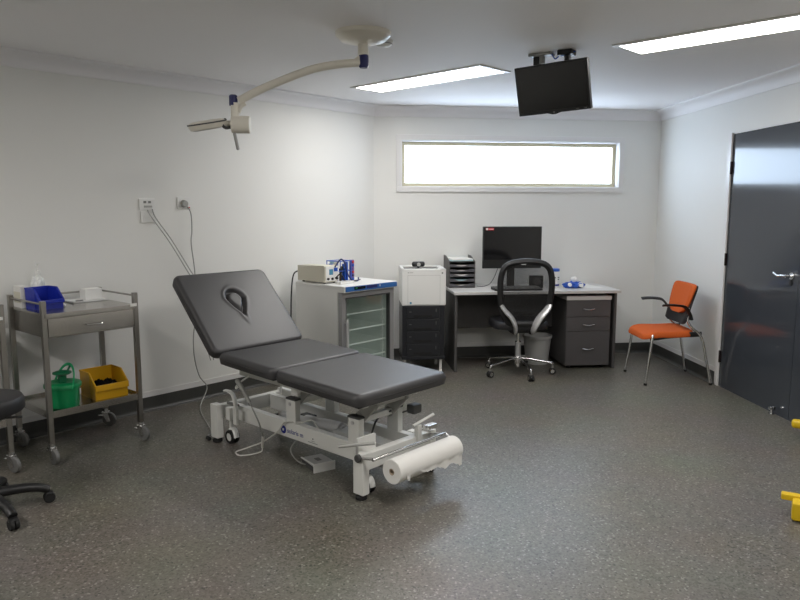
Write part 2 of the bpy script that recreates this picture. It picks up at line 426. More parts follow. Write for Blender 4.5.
MB().tube([hd+V(-.045,-.0,.028), hd+V(-.058,-.03,.0), hd+V(-.04,-.03,-.02), hd+V(-.015,0,-.012)], .008, 10, 4).build('yoke', 'cap', t)
MB().cyl(hd+V(-.045,0,.008), hd+V(0,0,.004), .016, seg=14).build('head_neck', 'lamp_white', t)

# television on its ceiling bracket
tvc = V(1.18, 4.31, 2.185); tva = R(-37.8)
t = thing('television', 'small black television hanging tilted from a ceiling bracket', 'television', (tvc.x, tvc.y, H), tva)
tm = Matrix.Translation((0,0,tvc.z-H)) @ Matrix.Rotation(R(14.2), 4, 'X') @ Matrix.Rotation(R(-1.9), 4, 'Y')
TW, TH = .232, .146
MB().bx(-TW, TW, -.012, .022, -TH, TH, .005, mtx=tm).bx(-TW*.75, TW*.75, .02, .045, -TH*.7, TH*.6, .01, mtx=tm).prism([(-.045,-TH+.001), (.045,-TH+.001), (.012,-TH-.008), (-.012,-TH-.008)], -.010, .012, 'y', tm).build('casing', 'black', t)
MB().bx(-TW+.013, TW-.013, -.0135, -.0115, -TH+.020, TH-.012, mtx=tm).build('screen', 'tv_black', t)
MB().bx(-.006, .006, -.0135, -.011, -TH+.002, -TH+.008, mtx=tm).build('badge', 'mid_grey', t)
for x in (.150, .200): MB().bx(x-.008, x+.008, -.0138, -.011, -TH+.010, -TH+.0115, mtx=tm).build('indicator', 'grey_plastic', t)
MB().bx(-.16, -.02, -.01, .07, -.016, 0, .003).cyl((-.085,.03,-.016), (-.085,.03,-.06), .018).build('ceiling_plate', 'grey_plastic', t)
MB().bx(.03, .12, -.02, .06, -.03, 0, .004).cyl((.075,.03,-.02), (.075,.05,-.12), .02).bx(.035, .115, .035, .06, -.20, -.06, .004).build('bracket_arm', 'black', t)
MB().tube([(-.02,.02,-.01), (.0,.03,-.04), (.03,.02,-.025), (.06,.0,-.03), (.13,.02,-.012)], .004, 8, 5).build('cable', 'bright_blue', t)
MB().bx(-.14, -.09, .02, .05, -.20, -.012, .004).build('bracket_strut', 'black', t)

# ---------------------------------------------------------------- examination table
BC = V(-.254, 4.041, 0); BAng = R(-46)
bed = thing('examination_table', 'charcoal padded examination table with a white steel base and raised backrest', 'examination table', BC, BAng)
def pad(L, W, T, rc, re, nx=40, ny=36, hfun=None, ex=.62):
    def g(n):
        a = []
        for i in range(n+1):
            u = -1+2*i/n; a.append(math.copysign(abs(u)**ex, u) if abs(u) > 1e-9 else 0)
        return a
    U, Wv = g(nx), g(ny); vs = []; fs = []
    for u in U:
        for w in Wv:
            x, y = u*L/2, w*W/2
            dx, dy = abs(x)-(L/2-rc), abs(y)-(W/2-rc)
            if dx > 0 and dy > 0:
                d = math.hypot(dx, dy); s_ = max(dx, dy)/d
                x = math.copysign(L/2-rc+dx*s_, x); y = math.copysign(W/2-rc+dy*s_, y); e = rc-max(dx, dy)
            else: e = min(L/2-abs(x), W/2-abs(y))
            z = 0
            if e < re: z = -(re-math.sqrt(max(0, re*re-(re-e)**2)))
            if hfun: z += hfun(x, y)
            vs.append((x+L/2, y, z))
    n1 = ny+1
    for i in range(nx):
        for j in range(ny): fs.append([i*n1+j, (i+1)*n1+j, (i+1)*n1+j+1, i*n1+j+1])
    bor = [i*n1 for i in range(nx+1)]+[nx*n1+j for j in range(1, n1)]+[i*n1+ny for i in range(nx-1, -1, -1)]+[j for j in range(ny-1, 0, -1)]
    o = len(vs); c = len(bor)
    for k_, b in enumerate(bor):
        x, y, z = vs[b]; vs.append((L/2+(x-L/2)*.985, y*.985, -T))
    for k_ in range(c): fs.append([bor[k_], bor[(k_+1) % c], o+(k_+1) % c, o+k_])
    fs.append(list(range(o, o+c)))
    return vs, fs
def cushion(name, p0, ang, L, W, T, hfun=None, nx=40, ny=36, flip=False):
    th = R(ang); x = V(math.cos(th), 0, math.sin(th))
    if flip: x.x = -x.x
    z = V(-x.z, 0, x.x) if not flip else V(x.z, 0, -x.x)
    mm = frame_mtx(p0, x, z)
    vs, fs = pad(L, W, T, .05, .028, nx, ny, hfun, .9 if hfun else .62)
    c = MB().add(vs, fs, mm).build(name, 'vinyl', bed, angle=70)
    MB().bx(.035, L-.035, -W/2+.035, W/2-.035, -T-.016, -T+.001, .003, mtx=mm).build('base_board', 'board', c)
    # piped seam along the lower edge
    seam = []
    for k_ in range(64):
        a = 2*PI*k_/64; ex = .25
        cx, sy = math.cos(a), math.sin(a)
        seam.append((L/2+math.copysign(abs(cx)**ex, cx)*(L/2-.001), math.copysign(abs(sy)**ex, sy)*(W/2-.001), -.036))
    MB().tube(seam, .0032, 6, closed=True, mtx=mm).build('piping', 'vinyl_seam', c)
    return c
def hole(x, y):          # teardrop breathing hole with its plug; x measured from pad centre
    X = x-.078
    rx = .115 if X < 0 else .068
    wdt = .060 if X >= 0 else .060*(1-.68*min(1, -X/.13))
    d = math.sqrt((X/rx)**2+(y/wdt)**2)
    sd = (d-.95)*max(wdt, .042)
    return .003*math.exp(-((sd-.026)/.012)**2)-.024*math.exp(-(sd/.0095)**2)
cushion('leg_cushion', (.044, 0, .587), -1.8, .680, .70, .062)
cushion('seat_cushion', (-.502, 0, .606), -1.7, .545, .70, .062)
cushion('backrest_cushion', (-.512, 0, .598), 44.5, .640, .70, .065, hole, 150, 144, flip=True)
fr = MB()
for y in (-.20, .20): fr.bx(-.46, .62, y-.02, y+.02, .455, .500, .004)
for x in (-.44, .0, .60): fr.bx(x-.02, x+.02, -.2, .2, .46, .495, .004)
fr.build('upper_frame', 'white_metal', bed)
bk = frame_mtx((-.50, 0, .52), (-.713,0,.70), (.70,0,.713))
b = MB()
for y in (-.2, .2): b.bx(0, .5, y-.015, y+.015, -.035, -.005, .003, mtx=bk)
b.bx(.44, .48, -.2, .2, -.035, -.005, .003, mtx=bk)
b.build('backrest_frame', 'white_metal', bed)
MB().cyl((-.20, 0, .40), (-.62, 0, .62), .014).cyl((-.20,0,.40), (-.42,0,.515), .022).build('gas_strut', 'cap', bed)
for y in (-.15, .15): MB().bx(-.625, .625, y-.022, y+.022, .140, .236, .006).build('base_rail', 'white_metal', bed)
for x in (-.655, .645): MB().bx(x-.025, x+.025, -.25, .25, .150, .236, .006).build('crossbeam', 'white_metal', bed)
for x in (-.655, .645):
    for y in (-.262, .262):
        l = MB().bx(x-.036, x+.036, y-.024, y+.024, .030, .246, .005).build('leg', 'white_metal', bed)
        MB().lathe([(0,0), (.024,0), (.030,.004), (.030,.018), (.022,.024), (.012,.024), (.012,.032), (0,.032)], 24, Matrix.Translation((x, y, 0))).build('foot', 'black_rubber', l)
up1 = []
for x in (-.030, .492):
    for y in (-.15, .15):
        u = MB().bx(x-.042, x+.042, y-.020, y+.020, .225, .372, .004).build('upright', 'white_metal', bed)
        MB().bx(x-.044, x+.044, y-.022, y+.022, .368, .380, .003).build('end_cap', 'cap', u)
        s_ = -1 if y < 0 else 1
        MB().cyl((x-.005, y+s_*.019, .345), (x-.005, y+s_*.0235, .345), .011, seg=16).build('pivot_bolt', 'silver', u)
    MB().bx(x-.018, x+.018, -.135, .135, .335, .368, .004).build('pivot_bar', 'white_metal', bed)
for x in (.035, .555):
    a = MB()
    for y in (-.118, .118):
        mm = frame_mtx((x-.075, y, .350), (.11,0,.11), (-.11,0,.11)); a.bx(-.02, .17, -.010, .010, -.034, .034, .008, mtx=mm)
    a.bx(x+.02, x+.05, -.118, .118, .44, .47, .004)
    a.build('lift_arm', 'grey_plastic', bed)
for x in (.045, ): 
    for y in (-.19, .19): MB().bx(x-.03, x+.03, y-.012, y+.012, .415, .485, .004).build('pivot_plate', 'white_metal', bed)
# castors on swing-down housings
def castor(x, y, s_):
    c = MB().bx(x-.024, x+.024, y-.024, y+.024, .150, .232, .006).cyl((x, y, .155), (x, y, .085), .010).build('castor', 'white_metal', bed)
    for d in (-.017, .017):
        MB().lathe([(0,-.008), (.026,-.008), (.026,.008), (0,.008)], 24, frame_mtx((x+.01, y+d, .045), (1,0,0), (0,1,0))).build('wheel_disc', 'white_plastic', c)
        MB().lathe([(.026,-.010), (.041,-.009), (.0435,-.004), (.0435,.004), (.041,.009), (.026,.010)], 28, frame_mtx((x+.01, y+d, .0435), (1,0,0), (0,1,0))).build('tyre', 'black_rubber', c)
    MB().tube([(x-.005, y, .09), (x+.03, y, .094), (x+.05, y, .07), (x+.056, y, .045)], .008, 10, 4, sq=(1,2.4)).build('fork_cover', 'white_plastic', c)
for x, y in ((-.57, -.215), (.60, -.19), (-.57, .215), (.57, .215)): castor(x, y, 1)
MB().tube([(-.60,-.232,.335), (-.56,-.232,.338), (-.52,-.232,.325), (-.49,-.235,.285), (-.48,-.238,.24)], .009, 10, 5, sq=(.8,1.7)).bx(-.505,-.47,-.245,-.225,.14,.25,.003).build('brake_lever', 'white_metal', bed)
MB().cyl((-.59,-.22,.255), (-.48,-.22,.258), .010).build('lever_shaft', 'mid_grey', bed)
MB().tube([(-.62,.21,.24), (-.60,.21,.29), (-.57,.21,.31), (-.53,.215,.36)], .008, 10, 4).bx(-.58,-.48,.19,.25,.20,.27,.004).build('brake_lever', 'white_metal', bed)
MB().cyl((.585,-.36,.288), (.70,-.22,.296), .0085).cyl((.64,-.285,.24), (.645,-.29,.292), .007).build('brake_lever', 'grey_plastic', bed)
MB().bx(.615,.63,-.27,-.14,.19,.315,.003).build('lever_plate', 'white_metal', bed)
MB().bx(.655,.685,.13,.16,.20,.30,.003).cyl((.665,.11,.30), (.70,.24,.345), .0085).build('brake_lever', 'white_metal', bed)
# motor and actuator between the rails
MB().prism([(-.07,.10), (.07,.10), (.07,.185), (.045,.215), (-.045,.215), (-.07,.185)], .20, .60, 'x').build('motor_box', 'grey_plastic', bed)
MB().cyl((-.35,.02,.17), (.22,.02,.20), .026).cyl((-.12,.02,.18), (.20,.02,.20), .040).build('actuator', 'silver', bed)
MB().bx(-.40,-.24,-.05,.07,.10,.15,.006).cyl((-.36,-.02,.15), (-.36,-.02,.19), .012).bx(-.20,-.10,.03,.09,.16,.21,.008).build('control_box', 'black', bed)
MB().bx(-.42,.0,-.02,.10,.09,.10,.002).build('base_tray', 'mid_grey', bed)
MB().tube([(.40,.06,.21), (.42,.07,.28), (.46,.08,.33), (.52,.09,.36)], .006, 8, 5).build('motor_cable', 'cap', bed)
MB().bx(.545,.605,.185,.255,.33,.385,.012).cyl((.50,.14,.32), (.56,.20,.35), .005).build('release_knob', 'cap', bed)
MB().lathe([(0,0), (.022,0), (.024,.002), (.022,.004), (0,.004)], 24, frame_mtx((-.095,-.1725,.182), (1,0,0), (0,-1,0))).build('logo_disc', 'logo_blue', bed)
MB().bx(-.102,-.088,-.1775,-.1764,.176,.190).build('logo_mark', 'white_plastic', bed)
text('solaris m', .040, 'lettering', 'logo_blue', bed, frame_mtx((-.062,-.1728,.170), (1,0,0), (0,-1,0)))
MB().bx(.125,.205,-.1735,-.172,.158,.160).bx(.163,.170,-.1735,-.172,.178,.186).bx(.150,.182,-.1735,-.172,.168,.1695).build('small_print', 'cap', bed)
# roll holder
hb = MB().cyl((.765,-.30,.246), (.765,.245,.246), .008)
for y in (-.285, .235): hb.cyl((.66,y,.225), (.765,y,.246), .008)
hb.cyl((.765,.262,.246), (.845,.262,.193), .007).cyl((.765,.235,.246),(.765,.262,.246),.007)
hb.cyl((.845,.262,.193), (.845,-.225,.193), .0085)
hb.build('roll_holder', 'chrome', bed)
MB().cyl((.655,-.305,.225), (.655,-.255,.225), .020, seg=16, bev=.004).build('clamp_knob', 'cap', bed)
MB().bx(.69,.73,.16,.24,.275,.30,.004).build('clip', 'chrome', bed)
MB().tube([(-.385,-.285,.430), (-.365,-.300,.448), (-.340,-.305,.440), (-.300,-.300,.395), (-.262,-.29,.335)], lambda q: .008+.006*math.sin(min(1, q*1.2)*PI*.8), 12, 6).build('hand_control_body', 'cable_grey', None)
o = bpy.data.objects['hand_control_body']; o.name = 'handset_cover'
hc = thing('hand_control', 'grey curled hand control hooked under the head end of the examination table', 'remote control', BC, BAng); o.parent = hc
MB().tube([(-.263,-.29,.337), (-.240,-.275,.28), (-.228,-.25,.21), (-.235,-.225,.14), (-.245,-.212,.11)], .0045, 8, 5).build('cable', 'cable_grey', hc)
MB().cyl((-.243,-.212,.115), (-.270,-.200,.035), .009, bev=.002).build('plug', 'cable_white', hc)
MB().tube([(-.36,-.20,.47),(-.37,-.265,.44),(-.375,-.300,.415),(-.36,-.310,.405),(-.35,-.30,.42)], .005, 8, 5).build('hook', 'white_metal', bed)

# paper roll
pr = thing('paper_roll', 'white roll of couch paper held across the foot end of the examination table', 'paper roll', BC, BAng)
PX, PZ, PRD = .845, .193, .062
mm = frame_mtx((PX, -.25, PZ), (1,0,0), (0,1,0))
MB().lathe([(.016,0), (PRD-.002,0), (PRD,.002), (PRD,.488), (PRD-.002,.49), (.016,.49), (.016,0)], 48, mm).build('paper', 'paper', pr)
MB().lathe([(.013,-.001), (.0165,-.001), (.0165,.491), (.013,.491), (.013,-.001)], 24, mm).build('cardboard_core', 'card', pr)
vs = []; fs = []; NY, NZ = 60, 10
rnd = random.Random(3); edge = [.046+.006*math.sin(k_*.35)+.005*rnd.random() for k_ in range(NY+1)]
for k_ in range(NY+1):
    f_ = k_/NY; y = -.215+.45*f_; ln = edge[k_]*(.75+1.15*f_)+(.022 if 1 < k_ < 5 else 0)
    for j in range(NZ+1):
        g_ = j/NZ*ln; a = R(20)
        if g_ < .045:
            a2 = a-g_/PRD; r_ = PRD+.0012
            vs.append((PX+r_*math.cos(a2), y, PZ+r_*math.sin(a2)))
        else:
            a2 = a-.045/PRD; r_ = PRD+.0012
            vs.append((PX+r_*math.cos(a2)+.003*math.sin(k_*.5), y, PZ+r_*math.sin(a2)-(g_-.045)))
for k_ in range(NY):
    for j in range(NZ):
        a = k_*(NZ+1)+j; fs.append([a, a+NZ+1, a+NZ+2, a+1])
MB().add(vs, fs).build('torn_sheet', 'paper', pr, angle=80)

# foot switch on the floor under the near rail
t = thing('foot_switch', 'silver wedge foot switch lying on the floor under the examination table', 'foot switch', (-.242, 3.868, 0), R(-62))
MB().prism([(-.085,0), (.085,0), (.085,.022), (-.085,.030)], -.06, .06, 'y').build('base_plate', 'cap', t)
MB().prism([(-.09,.030), (.09,.032), (.09,.046), (-.02,.040), (-.09,.034)], -.062, .062, 'y').build('pedal', 'pedal_silver', t)
MB().prism([(-.09,.034), (.09,.046), (.09,.050), (-.09,.038)], -.066, -.058, 'y').prism([(.086,.0), (.094,.0), (.094,.05), (.086,.05)], -.066, .066, 'y').build('edge_trim', 'white_plastic', t)
MB().bx(-.02,.03,-.015,.015,.0385,.0435,.002).build('badge', 'mid_grey', t)

# floor leads
def bw(x, y, z):
    c, s_ = math.cos(BAng), math.sin(BAng); return V(BC.x+x*c-y*s_, BC.y+x*s_+y*c, z)
lead = [bw(-.270,-.200,.034), bw(-.278,-.205,.010), bw(-.29,-.27,.006), bw(-.33,-.325,.006), bw(-.395,-.30,.006), bw(-.375,-.235,.018), bw(-.25,-.205,.08), bw(-.13,-.190,.165), bw(-.06,-.185,.236), bw(.03,-.15,.245), bw(.09,-.11,.26), bw(.16,-.14,.25), bw(.2,-.12,.2)]
t = tag(MB().tube(lead, .0045, 8, 8).build('control_lead', 'cable_white'), 'pale looped lead running from the hand control over the floor to the table base', 'cable')
lead2 = [bw(-.0,-.13,.15), bw(-.01,-.19,.09), bw(.02,-.18,.03), bw(.08,-.16,.010), bw(.11,-.12,.010), bw(.14,-.06,.010), bw(.115,-.055,.014)]
lead2[-1] = V(-.282, 3.945, .016)
tag(MB().tube(lead2, .004, 8, 8).build('pedal_lead', 'cable_grey'), 'grey lead from the foot switch up under the base rail', 'cable')

# ---------------------------------------------------------------- wall plates and leads (left wall frame)
def lw(d, n, z):         # d metres along the left wall from the far corner, n metres into the room
    c = K-V(math.cos(LA), math.sin(LA))*d; nn = V(math.sin(LA), -math.cos(LA))
    return V(c.x+nn.x*n, c.y+nn.y*n, z)
def plate(label, d, z, w, h, name='wall_socket', extra=None):
    t = thing(name, label, 'wall socket', lw(d, 0, z), LA)
    MB().bx(-w/2, w/2, -.010, 0, -h/2, h/2, .003).build('face_plate', 'white_plastic', t)
    return t
t = plate('white socket plate with small grey ports above a blank plate on the left wall', 2.285, 1.487, .120, .078)
for x in (-.018, .018): MB().bx(x-.010, x+.010, -.0115, -.009, .008, .024).build('port', 'mid_grey', t)
MB().bx(-.025, .035, -.013, -.009, -.022, -.008, .001).build('switch_row', 'grey_plastic', t)
t = plate('blank white wall plate directly below the socket plate with grey ports', 2.278, 1.399, .115, .080, 'wall_plate')
t['category'] = 'wall plate'
t = plate('white power point on the left wall with a grey plug in it', 1.990, 1.498, .120, .085)
MB().bx(.0, .035, -.0115, -.009, .018, .026, .001).bx(.015,.040,-.014,-.009,-.036,-.026,.001).build('switch', 'white_plastic', t)
MB().bx(.018,.038,-.0150,-.009,-.037,-.029,.001).build('rocker', 'red', t)
plug = thing('power_plug', 'round grey plug and long cord hanging from the power point on the left wall', 'plug', lw(2.002, .010, 1.493), LA)
MB().cyl((0,0,0), (0,-.030,0), .028, .024, seg=22, bev=.004).build('plug_body', 'grey_plastic', plug)
c1 = [lw(2.285,.012,1.448), lw(2.27,.03,1.40), lw(2.15,.05,1.22), lw(2.02,.06,1.00), lw(1.93,.06,.85), lw(1.90,.07,.6), lw(1.87,.05,.4), lw(1.84,.04,.30)]
tag(MB().tube(c1, .0035, 8, 8).build('wall_lead', 'cable_grey'), 'left strand of the two grey leads slanting down from the ported socket plate', 'cable', 'slanting leads')
c1b = [lw(2.25,.012,1.455), lw(2.235,.03,1.39), lw(2.13,.05,1.23), lw(2.0,.06,1.01), lw(1.90,.06,.85), lw(1.87,.075,.6), lw(1.84,.055,.4), lw(1.82,.05,.30)]
tag(MB().tube(c1b, .0035, 8, 8).build('wall_lead', 'cable_grey'), 'right strand of the two grey leads slanting down from the ported socket plate', 'cable', 'slanting leads')
c2 = [lw(1.987,.038,1.472), lw(1.965,.045,1.42), lw(1.965,.05,1.30), lw(1.975,.05,1.20), lw(1.955,.05,1.0), lw(1.955,.05,.80), lw(1.975,.06,.62), lw(1.99,.055,.50), lw(1.985,.05,.35), lw(1.95,.05,.20), lw(1.90,.07,.10), V(-1.16,5.03,.012), bw(-.86,-.18,.008), bw(-.78,-.25,.010), bw(-.730,-.286,.013)]
PI_ = (Matrix.Translation(lw(2.002, .010, 1.493)) @ Matrix.Rotation(LA, 4, 'Z')).inverted()
MB().tube(c2, .0042, 8, 8, mtx=PI_).build('cord', 'cable_grey', plug)
MB().cyl(bw(-.735,-.285,.014), bw(-.70,-.292,.014), .012, mtx=PI_).build('cord_grip', 'black_rubber', plug)

# ---------------------------------------------------------------- steel trolleys
TC = V(-1.742, 4.350, 0); TA = R(46)
def trolley(label, loc, ang):
    t = thing('instrument_trolley', label, 'trolley', loc, ang, 'steel trolleys')
    X, Y = .275, .228
    for x in (-X, X):
        for y in (-Y, Y): MB().bx(x-.014, x+.014, y-.014, y+.014, .115, .945, .002).build('post', 'steel', t)
    MB().bx(-X, X, -Y-.012, Y, .860, .872, .002).bx(-X, X, -Y-.014, -Y-.010, .848, .872, .001).build('top_tray', 'steel_sheet', t)
    d = MB().bx(-X+.018, X-.016, -Y-.012, -Y-.004, .738, .842, .002).build('drawer', 'steel_sheet', t)
    MB().tube([(-.045,-Y-.01,.792), (-.045,-Y-.03,.788), (-.035,-Y-.038,.786), (.035,-Y-.038,.786), (.045,-Y-.03,.788), (.045,-Y-.01,.792)], .004, 8, 3).build('drawer_handle', 'chrome', d)
    MB().bx(-X+.012, X-.012, -Y-.004, Y-.01, .730, .860, .002).build('drawer_housing', 'steel', t)
    r_ = MB().cyl((-X,Y,.926), (X,Y,.926), .006, seg=10); r_.cyl((-X,-Y,.926), (-X,Y,.926), .006, seg=10); r_.cyl((X,-Y,.926), (X,Y,.926), .006, seg=10)
    r_.build('guard_rail', 'steel', t)
    MB().bx(-X, X, -Y, Y, .278, .290, .002).bx(-X, X, -Y-.010, -Y-.004, .268, .308, .001).bx(-X,X,Y+.004,Y+.010,.268,.308,.001).bx(-X-.006,-X-.002,-Y,Y,.268,.308,.001).bx(X+.002,X+.006,-Y,Y,.268,.308,.001).build('lower_shelf', 'steel_sheet', t)
    for i, (x, y) in enumerate(((-X,-Y), (X,-Y), (-X,Y), (X,Y))):
        a = (-1.50, -1.30, -1.2, -.9)[i]; cm = Matrix.Translation((x, y, 0)) @ Matrix.Rotation(a, 4, 'Z')
        c = MB().cyl((0,0,.098), (0,0,.12), .017, mtx=cm).bx(-.022,.022,-.018,.018,.088,.100,.003, mtx=cm).build('castor', 'chrome', t)
        for s_ in (-1, 1): MB().prism([(-.02,.094), (.02,.094), (.035,.035), (.012,.030)], s_*.016-.002, s_*.016+.002, 'y', cm).build('fork', 'chrome', c)
        wm = cm @ frame_mtx((.022, 0, .046), (1,0,0), (0,1,0))
        MB().lathe([(0,-.012), (.030,-.012), (.042,-.011), (.046,-.006), (.046,.006), (.042,.011), (.030,.012), (0,.012)], 28, wm).build('wheel', 'mid_grey', c)
        MB().bx(-.05,-.015,-.012,.012,.066,.076,.002, mtx=cm).build('brake_tab', 'chrome', c)
    return t
tr = trolley('stainless trolley with a drawer, holding the blue bin on top and the green bucket below', TC, TA)
MB().bx(.235,.278,-.2465,-.2450,.862,.880).build('label_sticker', 'white_plastic', tr)
t2 = dup(tr); t2.location = (-2.295, 3.835, 0)
t2['label'] = 'second steel trolley at the left edge of the photo, behind the black stool'
def tw(x, y, z): c, s_ = math.cos(TA), math.sin(TA); return V(TC.x+x*c-y*s_, TC.y+x*s_+y*c, z)
TZ = .8722; SZ = .2902

def open_bin(name, label, m, loc, ang, W, Dp, Hh, lip, extra=None):
    """stacking bin: open top, low scooped front (front is -y)"""
    t = thing(name, label, 'storage bin', loc, ang)
    th = .004
    b = MB().bx(-W/2+.008, W/2-.008, -Dp/2+.012, Dp/2-.004, 0, th)
    side = [(-Dp/2+.01,0), (Dp/2-.004,0), (Dp/2,Hh), (-Dp*.10,Hh), (-Dp/2+.012,lip)]
    for s_ in (-1, 1):
        mm = Matrix.Translation((s_*(W/2-.005), 0, 0)); b.prism(side, -th/2, th/2, 'x', mm)
    b.bx(-W/2+.004, W/2-.004, Dp/2-.006, Dp/2-.001, 0, Hh)
    b.bx(-W/2+.006, W/2-.006, -Dp/2+.010, -Dp/2+.014, 0, lip)
    b.build('bin_body', m, t)
    r_ = MB().bx(-W/2, W/2, -Dp/2-.004, -Dp/2+.010, lip*.62, lip+.004, .003)
    for s_ in (-1, 1):
        r_.bx(s_*W/2-.007 if s_ > 0 else -W/2-.001, s_*W/2+.001 if s_ > 0 else -W/2+.007, -Dp*.10, Dp/2, Hh-.008, Hh+.002, .002)
        r_.cyl((s_*(W/2-.004), -Dp*.10, Hh-.003), (s_*(W/2-.004), -Dp/2+.004, lip), .0052, seg=8)
        r_.bx(s_*(W/2-.004)-.004, s_*(W/2-.004)+.004, -Dp*.18, -Dp*.08, 0.005, Hh-.01, .002)
    r_.bx(-W/2, W/2, Dp/2-.008, Dp/2+.002, Hh-.008, Hh+.002, .002)
    r_.build('rim', m, t)
    return t
open_bin('storage_bin', 'blue open-fronted plastic bin on top of the steel trolley', 'blue', tw(-.160,.018,TZ), TA+R(8), .150, .160, .122, .052)
open_bin('storage_bin', 'yellow open-fronted plastic bin on the lower shelf of the steel trolley', 'yellow', tw(.142,-.045,SZ), TA+R(-2), .212, .225, .160, .088)
# black cloth in the yellow bin
vs = []; fs = []; n = 22
for i in range(n+1):
    for j in range(n+1):
        x, y = (i/n-.5)*.175, (j/n-.5)*.18
        z = .052+.020*math.sin(i*.8)*math.cos(j*.7)+.012*math.sin(i*1.7+j*1.3)+.02*(1-(abs(i/n-.5)*2)**4)*(1-(abs(j/n-.5)*2)**4)
        vs.append((x, y, z))
for i in range(n):
    for j in range(n): a = i*(n+1)+j; fs.append([a, a+n+1, a+n+2, a+1])
bl = MB().add(vs, fs); bl.bx(-.085,.085,-.085,.088,.006,.045,.01)
o = bl.build('folded_cloth', 'black_cloth', None, angle=80); o.location = tw(.142,-.045,SZ); o.rotation_euler = (0,0,TA-R(2))
tag(o, 'crumpled black cloth lying inside the yellow bin', 'cloth')

# green pump bucket
t = thing('wipe_bucket', 'green plastic bucket with a pump disc lid on the lower trolley shelf', 'bucket', tw(-.140,-.105,SZ), TA)
MB().lathe([(0,0), (.080,0), (.086,.006), (.095,.135), (.092,.135), (.083,.008), (0,.008)], 36).build('bucket_body', 'green', t)
MB().lathe([(0,.142), (.05,.146), (.075,.152), (.098,.146), (.104,.138), (.104,.122), (.097,.120), (.096,.134), (0,.134)], 36).build('lid', 'green', t)
MB().lathe([(.022,.145), (.024,.19), (.026,.192), (0,.192)], 20).lathe([(0,.190), (.04,.193), (.053,.200), (.052,.207), (.03,.214), (0,.216)], 28).cyl((.03,.0,.205), (.058,.012,.240), .006, seg=8).build('pump_disc', 'green_dark', t)
hnd = []
for k_ in range(13):
    a = PI*k_/12; q_ = .100*math.cos(a); hnd.append((q_*math.cos(R(-85))+.045*math.sin(a), q_*math.sin(R(-85)), .118+.130*math.sin(a)))
MB().tube(hnd, .0055, 8, 3, sq=(.6,1.6)).build('handle', 'green_light', t)
MB().add([(.0975*math.cos(a), .0975*math.sin(a), z) for z in (.07,.105) for a in [R(-78+5*q) for q in range(7)]], [[i, i+1, 8+i, 7+i] for i in range(6)], Matrix.Rotation(R(30), 4, 'Z')).build('paper_label', 'white_plastic', t)

# tissue box, pump bottle, plastic bag, white box, cup, card on the trolley top
t = thing('glove_box', 'white carton standing at the left end of the trolley top, behind the blue bin', 'box', tw(-.252,.152,TZ), TA)
MB().bx(-.008,.046,-.050,.060,0,.128,.002).build('carton', 'paper', t)
MB().bx(-.0088,-.0075,-.04,.05,.03,.095).build('faded_print', 'cream', t)
t = thing('pump_bottle', 'clear pump bottle standing behind the blue bin on the trolley', 'bottle', tw(-.118,.186,TZ), TA)
t.scale = (.86,.86,1.12)
MB().lathe([(0,0), (.034,0), (.036,.004), (.036,.125), (.030,.148), (.015,.160), (.013,.172), (0,.172)], 28).build('bottle_body', 'clear', t)
MB().lathe([(.015,.167), (.017,.169), (.017,.187), (.006,.192), (.006,.214), (0,.214)], 18).bx(-.012,.012,-.036,.010,.214,.226,.003).build('pump_head', 'white_plastic', t)
bm = bmesh.new(); bmesh.ops.create_icosphere(bm, subdivisions=4, radius=1)
rnd = random.Random(5)
for v in bm.verts:
    p = v.co; w_ = .22*math.sin(6*p.x+2*p.y)*math.cos(5*p.y+p.z*4)+.14*math.sin(11*p.z+7*p.x)
    s_ = 1+w_
    v.co = V(p.x*.036*s_, p.y*.018*s_, max(0, .080+p.z*.086*s_))
o = MB().bmadd(bm).build('cotton_bag', 'white_plastic', None, angle=25); o.location = tw(-.100,.060,TZ); o.rotation_euler = (0,0,TA)
o.location = tw(-.158,.131,TZ)
tag(o, 'crumpled white plastic bag heaped between the carton and the blue bin', 'bag')
t = thing('tissue_box', 'low white box at the back right of the trolley top', 'box', tw(.196,.178,TZ+.0055), TA)
MB().bx(-.056,.056,-.040,.040,0,.070,.004).build('carton', 'white_plastic', t)
MB().bx(-.045,.045,-.022,.022,.0695,.0725,.001).build('top_flap', 'paper', t)
t = thing('instrument_tray', 'shallow white tray under the low white box on the trolley', 'tray', tw(.148,.152,TZ), TA)
MB().bx(-.112,.112,-.073,.073,0,.005,.002).bx(-.112,-.107,-.073,.073,0,.011,.002).bx(.107,.112,-.073,.073,0,.011,.002).bx(-.112,.112,-.073,-.068,0,.011,.002).bx(-.112,.112,.068,.073,0,.011,.002).build('tray_body', 'white_plastic', t)
t = thing('pen_marker', 'small dark pen lying on the shallow white tray', 'pen', tw(.085,.105,TZ+.0055), TA-R(10))
MB().cyl((-.022,0,.0052), (.022,0,.0052), .005, seg=10, bev=.001).build('pen_body', 'mid_grey', t)
t = thing('paper_cup', 'small white cup on the trolley between the blue bin and the white box', 'cup', tw(-.018,.200,TZ), TA)
MB().lathe([(0,0), (.016,0), (.020,.060), (.019,.060), (.015,.003), (0,.003)], 20).build('cup_body', 'white_plastic', t)
t = thing('cotton_ball', 'little white cotton ball beside the right corner of the blue bin', 'cotton ball', tw(-.068,-.012,TZ), TA)
bm = bmesh.new(); bmesh.ops.create_icosphere(bm, subdivisions=3, radius=.013)
for v in bm.verts: v.co *= 1+.18*math.sin(400*v.co.x)*math.sin(350*v.co.y+200*v.co.z)
for v in bm.verts: v.co.z = max(v.co.z, -.011)+.011
MB().bmadd(bm).build('fluff', 'paper', t)

